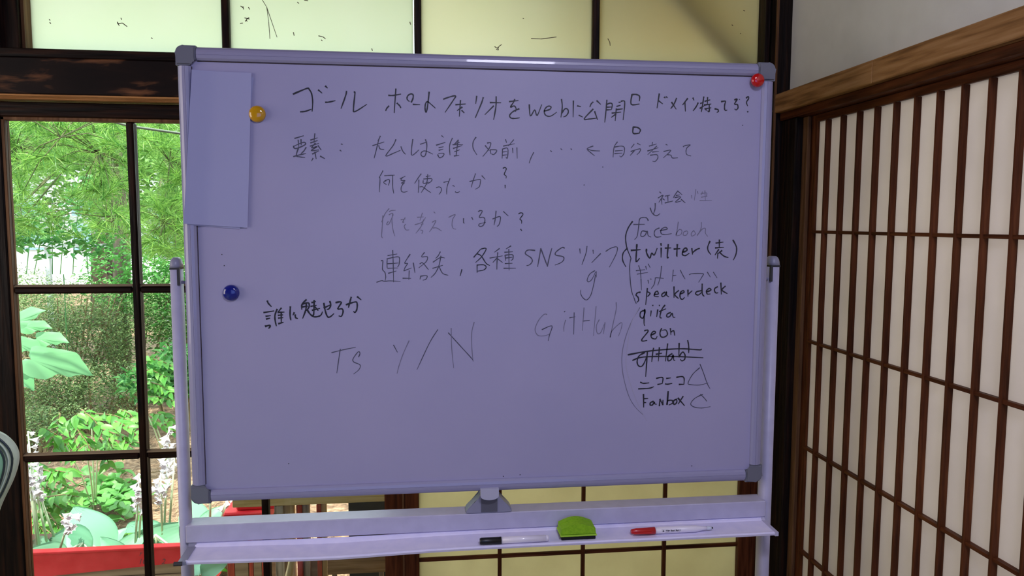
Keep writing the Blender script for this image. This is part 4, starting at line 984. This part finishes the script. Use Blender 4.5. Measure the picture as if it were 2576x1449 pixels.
box('front_board', x0, x1, YP + .002, YP + .024, zt - .27, zt - .133, OLD, pl, .003)
box('rim_board', x0, x1, YP - .012, YP + .03, zt + .0005, zt + .012, RED, pl, .002)
box('back_board', x0, x1, YP + .55, YP + .572, zt - .27, zt - .16, RED, pl, .003)
box('end_board', x0, x0 + .022, YP + .024, YP + .55, zt - .27, zt, RED, pl, .003)
box('end_board', x1 - .022, x1, YP + .024, YP + .55, zt - .27, zt, RED, pl, .003)
box('soil', x0 + .022, x1 - .022, YP + .024, YP + .55, zt - .25, zt - .13, mat('dark_compost', (.05, .03, .02), .95), pl, 0)
for x_, y_ in ((x0 + .03, YP + .03), (x1 - .06, YP + .03), (x0 + .03, YP + .51), (x1 - .06, YP + .51)): box('foot', x_, x_ + .04, y_, y_ + .03, GZ - .03, zt - .2, OLD, pl)
for tx, px, py, sz in (('2', 405, 1419, .036), ('10', 347, 1419, .036), ('F', 350, 1398, .026)):
    cu = bpy.data.curves.new('t', 'FONT'); cu.body = tx; cu.size = sz; cu.shear = .3
    to = bpy.data.objects.new('t', cu); C.objects.link(to); bpy.context.view_layer.update()
    me = bpy.data.meshes.new_from_object(to.evaluated_get(bpy.context.evaluated_depsgraph_get())); bpy.data.objects.remove(to)
    q = at(px, py, YP)
    for v in me.vertices: v.co = Vector((q.x + v.co.x, YP - .0005, q.z + v.co.y))
    link('stencilled_number', me, mat('faded_stencil', (.12, .05, .06), .8), pl)
settle(pl); tag(pl, 'red painted wooden planter box with faded stencilled numbers outside the left window', 'planter')

# hosta leaf: broad, ribbed, pointed
def hostaleaf(L, Wd, m, cup=.25, droop=.35):
    V, Fc = [], []; n, k = 14, 8
    for i in range(n + 1):
        t = i / n
        w = Wd * .5 * (math.sin(PI * t ** .62) ** .75) * (1 - .25 * t) if 0 < t < 1 else 0.0
        for j in range(-k, k + 1):
            s = j / k; rib = .013 * L * math.cos(j * PI)
            V.append((L * t, w * s, -droop * L * t * t + cup * w * abs(s) ** 1.3 + rib * (1 if 0 < i < n else 0) + .02 * L * math.sin(t * 9 + s * 2) * abs(s)))
    m_ = 2 * k + 1
    for i in range(n):
        for j in range(2 * k): a = i * m_ + j; Fc.append((a, a + 1, a + m_ + 1, a + m_))
    me = bpy.data.meshes.new('leaf'); me.from_pydata(V, [], Fc); me.validate(); me.update(); me.materials.append(m)
    for f in me.polygons: f.use_smooth = True
    return me
HL = hostaleaf(.26, .19, LF['hosta']); HB = hostaleaf(.26, .17, LF['hostaback'], .5, .2)
def leaf2(me, e, bx_, by_, Y, tx, ty, dY, s, roll=0):
    """a leaf from its base pixel towards its tip pixel; dY = how far the tip leans away (+) or nearer (-)"""
    P0 = at(bx_, by_, Y); P1 = at(tx, ty, Y + dY); d = P1 - P0; s = s * d.length / .26
    xa = d.normalized(); na = Vector((roll * .8, -.9, .42)); na = (na - xa * na.dot(xa)).normalized(); ya = na.cross(xa)
    o = bpy.data.objects.new('leaf', me); C.objects.link(o); o.parent = e
    R = Matrix((xa, ya, na)).transposed().to_4x4()
    o.matrix_local = Matrix.Translation(P0) @ R @ Matrix.Scale(s, 4); return o
def flower(e, P, aim, s, r):
    """nodding funnel flower: six petals round a tube"""
    V, Fc = [], []; n = 12
    ax = Vector(aim).normalized(); u = ax.cross(Vector((.3, .1, 1))).normalized(); w = ax.cross(u)
    prof = [(0, .0035), (.018, .0045), (.030, .010), (.042, .015), (.050, .024)]
    for i, (d, rr) in enumerate(prof):
        for k in range(n):
            a_ = 2 * PI * k / n; q = rr * (1 if k % 2 == 0 else (.95 if i < 4 else .55)); dd = d + (.004 if (k % 2 == 0 and i == 4) else 0)
            V.append(tuple(Vector(P) + (ax * dd + (u * math.cos(a_) + w * math.sin(a_)) * q) * s))
    for i in range(len(prof) - 1):
        for k in range(n): a = i * n + k; b_ = i * n + (k + 1) % n; Fc.append((a, b_, b_ + n, a + n))
    return pyd('flower', V, Fc, PETAL, e, True)
def spike(e, base, top, Y, fl, r, Yt=None, rad=.006, lean=0):
    P0 = at(*base, Y); P1 = at(*top, Yt or Y); M = P0.lerp(P1, .5) + Vector((lean, 0, 0))
    st = tubeobj('flower_stalk', [P0, M, P1], [rad, rad * .9, rad * .5], GSTEM, e, 7)
    fl = int(fl * 2.0)
    for k in range(fl):
        t = 1 - .42 * k / fl if fl > 1 else 1; p = P0 * (1 - t) + P1 * t
        a_ = r.uniform(0, 2 * PI); flower(st, p, (math.cos(a_) * .9, math.sin(a_) * .9 - .2, r.uniform(-1.2, .1)), r.uniform(.55, .9), r)
def hosta(name, Y, leaves, spikes, seed, label, root):
    e = empty(name); r = random.Random(seed)
    for (m_, bx_, by_, dy, tx, ty, dY, s, roll) in leaves:
        leaf2(HL if m_ == 'f' else HB, e, bx_, by_, Y + dy, tx, ty, dY, s, roll)
        tubeobj('leaf_stalk', [root, at(bx_, by_, Y + dy)], [.006, .004], GSTEM, e, 5)
    for (b_, t_, dy, fl, lean) in spikes: spike(e, b_, t_, Y + dy, fl, r, lean=lean)
    settle(e); return tag(e, label, 'hosta', 'hostas in the planter')
q = at(215, 1425, YP + .25)
hosta('hosta_plant', YP + .25, [('f', 262, 1402, 0, 190, 1296, .10, 1.35, .3), ('f', 230, 1402, -.05, 92, 1362, .12, 1.15, .1), ('f', 250, 1400, .08, 300, 1330, .05, 1.1, -.3), ('b', 262, 1400, .1, 338, 1330, .1, 1.0, -.8), ('f', 170, 1408, -.06, 55, 1392, -.02, 1.1, .2), ('f', 215, 1400, .1, 140, 1340, .15, 1.1, .4), ('f', 120, 1410, -.02, 60, 1370, .1, 1.3, .0), ('f', 300, 1406, .0, 352, 1340, .05, 1.2, -.1), ('f', 310, 1408, -.08, 260, 1362, .0, 1.2, .2)],
      [((95, 1378), (66, 1140), .0, 9, .0), ((118, 1362), (78, 1170), .03, 8, .0), ((136, 1350), (92, 1190), .06, 7, -.01), ((98, 1370), (70, 1085), .02, 6, 0), ((148, 1390), (178, 1290), -.08, 7, .0)], 41,
      'hosta with broad blue-green leaves and tall white flower spikes at left in the red planter', (q.x, q.y, zt - .06))
q = at(395, 1425, YP + .3)
hosta('hosta_plant', YP + .3, [('f', 345, 1402, 0, 445, 1335, .0, 1.3, -.2), ('f', 395, 1395, .05, 302, 1302, .16, 1.05, .3), ('f', 325, 1402, .02, 430, 1368, .0, 1.2, 0), ('b', 352, 1400, .08, 292, 1345, .1, 1.0, .7), ('f', 430, 1400, .1, 520, 1335, .1, 1.2, -.2), ('f', 425, 1400, .1, 400, 1322, .25, 1.2, 0), ('f', 470, 1405, .0, 430, 1345, .1, 1.2, .1)],
      [((340, 1378), (350, 1190), .0, 9, 0), ((348, 1378), (358, 1230), .02, 4, 0), ((408, 1350), (404, 1190), .04, 8, 0), ((412, 1350), (425, 1075), .1, 12, .0), ((425, 1335), (440, 1140), .08, 5, .0)], 42,
      'hosta with broad leaves and white flower spikes beside the left stand pole', (q.x, q.y, zt - .06))
q = at(540, 1425, 3.9)
e3 = hosta('hosta_plant', 3.75, [('f', 500, 1335, 0, 470, 1255, .1, 1.2, .2), ('f', 510, 1330, .0, 555, 1270, .05, 1.1, -.4), ('f', 505, 1445, -.5, 575, 1405, .05, 1.0, -.3), ('f', 500, 1448, -.5, 480, 1400, .1, .9, .3), ('b', 520, 1440, -.4, 570, 1425, .1, 1, -.8), ('f', 530, 1449, -.3, 490, 1430, .1, 1, .8)],
      [((528, 1330), (530, 1180), -.1, 4, 0), ((553, 1320), (575, 1240), .0, 2, 0)], 43,
      'hosta leaves seen between the whiteboard and its crossbar, beside the red bench', (q.x, 3.9, GZ))

# ---- clutter seen under the board: red bench, pale bench, leaning stick, panels
PALE = wood('pale_timber', [(.66, .46, .16), (.82, .60, .26), (.90, .70, .34)], 'x', .6)
PALEV = wood('pale_timber_v', [(.50, .32, .12), (.74, .54, .26), (.85, .68, .40)], 'z', .6)
GREYW = wood('weathered_timber', [(.18, .14, .10), (.46, .38, .29), (.62, .54, .43)], 'z', .8)
REDV = wood('worn_red_timber', [(.26, .08, .05), (.60, .08, .05), (.80, .14, .08)], 'z', .6)
def X(px, Y, y=1290): return at(px, y, Y).x
def Z(py, Y, x=750): return at(x, py, Y).z
rb = empty('red_bench'); Y = 2.95
box('bench_top', X(560, Y), X(668, Y), Y, Y + .25, Z(1330, Y), Z(1284, Y), RED, rb, .006)
box('bench_top', X(590, Y) , X(690, Y), Y + .02, Y + .25, Z(1284, Y) + .001, Z(1262, Y), RED, rb, .006)
zb = Z(1331, Y) - .001
for i, (p0, p1, m_) in enumerate(((566, 584, REDV), (585, 619, OLD), (620, 632, REDV), (633, 653, OLD), (654, 666, REDV))):
    box('slat_leg', X(p0, Y), X(p1, Y), Y + .01, Y + .03, GZ - .02, zb, m_, rb)
box('back_leg', X(566, Y), X(666, Y), Y + .2, Y + .22, GZ - .02, zb, OLD, rb)
settle(rb); tag(rb, 'red painted wooden bench block with striped upright slats, outside below the whiteboard', 'bench')
pb = empty('timber_bench'); Y = 2.62
box('rail', X(585, Y), X(985, Y), Y, Y + .05, Z(1275, Y, 600) - .003, Z(1275, Y, 600) + .07, PALE, pb, .002)
zb = Z(1275, Y, 600) - .004
for p0, p1, m_, dy in ((690, 713, GREYW, .0), (714, 737, PALEV, .02), (745, 758, REDV, 0), (759, 776, GREYW, .012), (796, 806, REDV, 0), (807, 819, PALEV, .01)):
    box('leg', X(p0, Y), X(p1, Y), Y + dy, Y + dy + .03, GZ - .02, zb, m_, pb)
box('lower_board', X(777, Y + .03), X(806, Y + .03), Y + .032, Y + .045, GZ + .1, Z(1418, Y), OLD, pb)
settle(pb); tag(pb, 'pale timber bench frame with mixed upright legs, outside below the whiteboard', 'bench')
Y = 2.60
box_ = box('dark_panel', X(875, Y), X(985, Y), Y + .02, Y + .045, GZ - .02, Z(1258, Y, 960) - .012, mat('black_panel_paint', (.012, .013, .014), .5), None, .002)
tag(box_, 'black painted panel standing outside beside the wooden window stile', 'panel')
Y = 2.50
bp = empty('brown_board')
box('board', X(820, Y), X(985, Y), Y, Y + .02, Z(1443, Y, 900), Z(1376, Y, 900), wood('brown_board_wood', [(.22, .11, .045), (.38, .20, .08), (.48, .28, .13)], 'x', .6), bp, .002)
for px in (830, 950): box('foot', X(px, Y), X(px + 12, Y), Y + .021, Y + .04, GZ - .02, Z(1380, Y, 900), OLD, bp)
settle(bp); tag(bp, 'plain brown wooden board standing upright outside under the marker tray', 'board')
Y = 2.60
st = tubeobj('leaning_stick', [at(742, 1380, Y - .03), (at(716, 1460, Y - .08).x - .15, Y - .08, GZ)], .012, PALEV, None, 8)
tag(st, 'pale stick leaning between the bench legs outside', 'stick')

# cable across the window top
p0, p1, p2 = at(150, 270, 3.6), at(330, 318, 3.6), at(520, 345, 3.6)
sg = [p0 + (p0 - p1) * 1.5, p0, p1, p2, p2 + (p2 - p1) * 6]
tag(tubeobj('outdoor_cable', sg, .006, mat('cable_grey', (.10, .13, .09), .6), None, 8), 'thin dark cable sagging across the top of the left window', 'cable')
# diagonal brace outside the frosted transom
def beam(name, P0, P1, w, d, m, parent=None):
    P0, P1 = Vector(P0), Vector(P1); dr = (P1 - P0).normalized(); n = Vector((-dr.z, 0, dr.x)); y = Vector((0, 1, 0)); bm = bmesh.new()
    v = [bm.verts.new(p + n * a_ * w / 2 + y * b_ * d / 2) for p in (P0, P1) for a_, b_ in ((-1, -1), (1, -1), (1, 1), (-1, 1))]
    for f in ((0, 1, 2, 3), (7, 6, 5, 4), (0, 4, 5, 1), (1, 5, 6, 2), (2, 6, 7, 3), (3, 7, 4, 0)): bm.faces.new([v[i] for i in f])
    return frombm(name, bm, m, parent)
q0, q1 = at(1300, -395, 2.185), at(1858, 190, 2.185)
tag(beam('diagonal_brace', (q0.x, 2.185, q0.z), (q1.x, 2.185, q1.z), .042, .022, mat('brace_wood', (.30, .17, .07), .7)), 'diagonal timber brace showing dimly through the right frosted pane', 'brace')

# ---- fence, pale house and trees beyond
fe = empty('garden_fence'); Yf = 10.5; WG = mat('fence_grey', (.42, .46, .46), .6)
for py, h in ((618, .05), (585, .025), (553, .10), (505, .03)): zc = at(200, py, Yf).z; box('rail', -11, 1, Yf, Yf + .04, zc - h / 2, zc + h / 2, WG, fe, .003)
for k in range(9): xk = -11 + k * 1.5; box('post', xk, xk + .06, Yf + .042, Yf + .1, gz((xk, Yf)) - .1, at(200, 495, Yf).z, WG, fe, .003)
settle(fe); tag(fe, 'grey rail fence behind the hedge, glimpsed through the leaves', 'fence')
ho = empty('pale_house'); HW = mat('house_white', (.80, .86, .88), .7); HG = mat('house_glass', (.30, .48, .52), .15); HR = mat('house_roof', (.30, .34, .36), .6)
box('wall', -13, -1, 17, 23, -.3, 3.1, HW, ho, 0)
for k in range(7):
    xk = -12.4 + k * 1.65; f = box('window', xk, xk + 1.1, 16.94, 16.99, .8, 1.9, HG, ho, 0); box('window_bar', xk + .52, xk + .58, 16.90, 16.935, .8, 1.9, HW, f, 0)
bm = bmesh.new(); prism(bm, [(16.2, 3.05), (20, 4.6), (23.8, 3.05), (23.8, 3.0), (16.2, 3.0)], 'x', -13.6, -.4); frombm('roof', bm, HR, ho)
settle(ho); tag(ho, 'white house with grey roof far beyond the garden fence', 'house')
def tree(c, h, R, n, seed, label, m='far'):
    e = empty('garden_tree'); g0 = gz((c[0], c[1])); r = random.Random(seed)
    tubeobj('trunk', [(c[0], c[1], g0 - .1), (c[0] + .1, c[1], g0 + h * .5), (c[0] - .05, c[1], g0 + h * .8)], [.14, .11, .06], BARK, e, 8)
    L = [ell((c[0] + r.uniform(-.6, .6) * R, c[1] + r.uniform(-.5, .5) * R, g0 + h * .68 + r.uniform(-.35, .35) * h * .5), (R * .5, R * .5, h * .17), .5) for _ in range(9)]
    cloud('crown', n, anyof(L), .11, .06, LF[m], e, seed); settle(e)
    return tag(e, label, 'tree', 'trees beyond the garden')
tree((-8.2, 11.5), 4.6, 1.7, 6000, 51, 'tree with yellow-green crown behind the fence at far left')
tree((-5.2, 12.6), 5.2, 1.7, 6000, 52, 'tree with yellow-green crown behind the first pine')
tree((-3.9, 9.8), 3.6, 1.1, 5000, 53, 'tree with yellow-green crown behind the slimmer pine')
tree((-1.5, 11), 4.5, 1.9, 5000, 54, 'tree hidden behind the whiteboard beyond the garden')
tree((2.0, 9), 4.5, 2.0, 4000, 55, 'tree hidden behind the shoji wall beyond the garden')
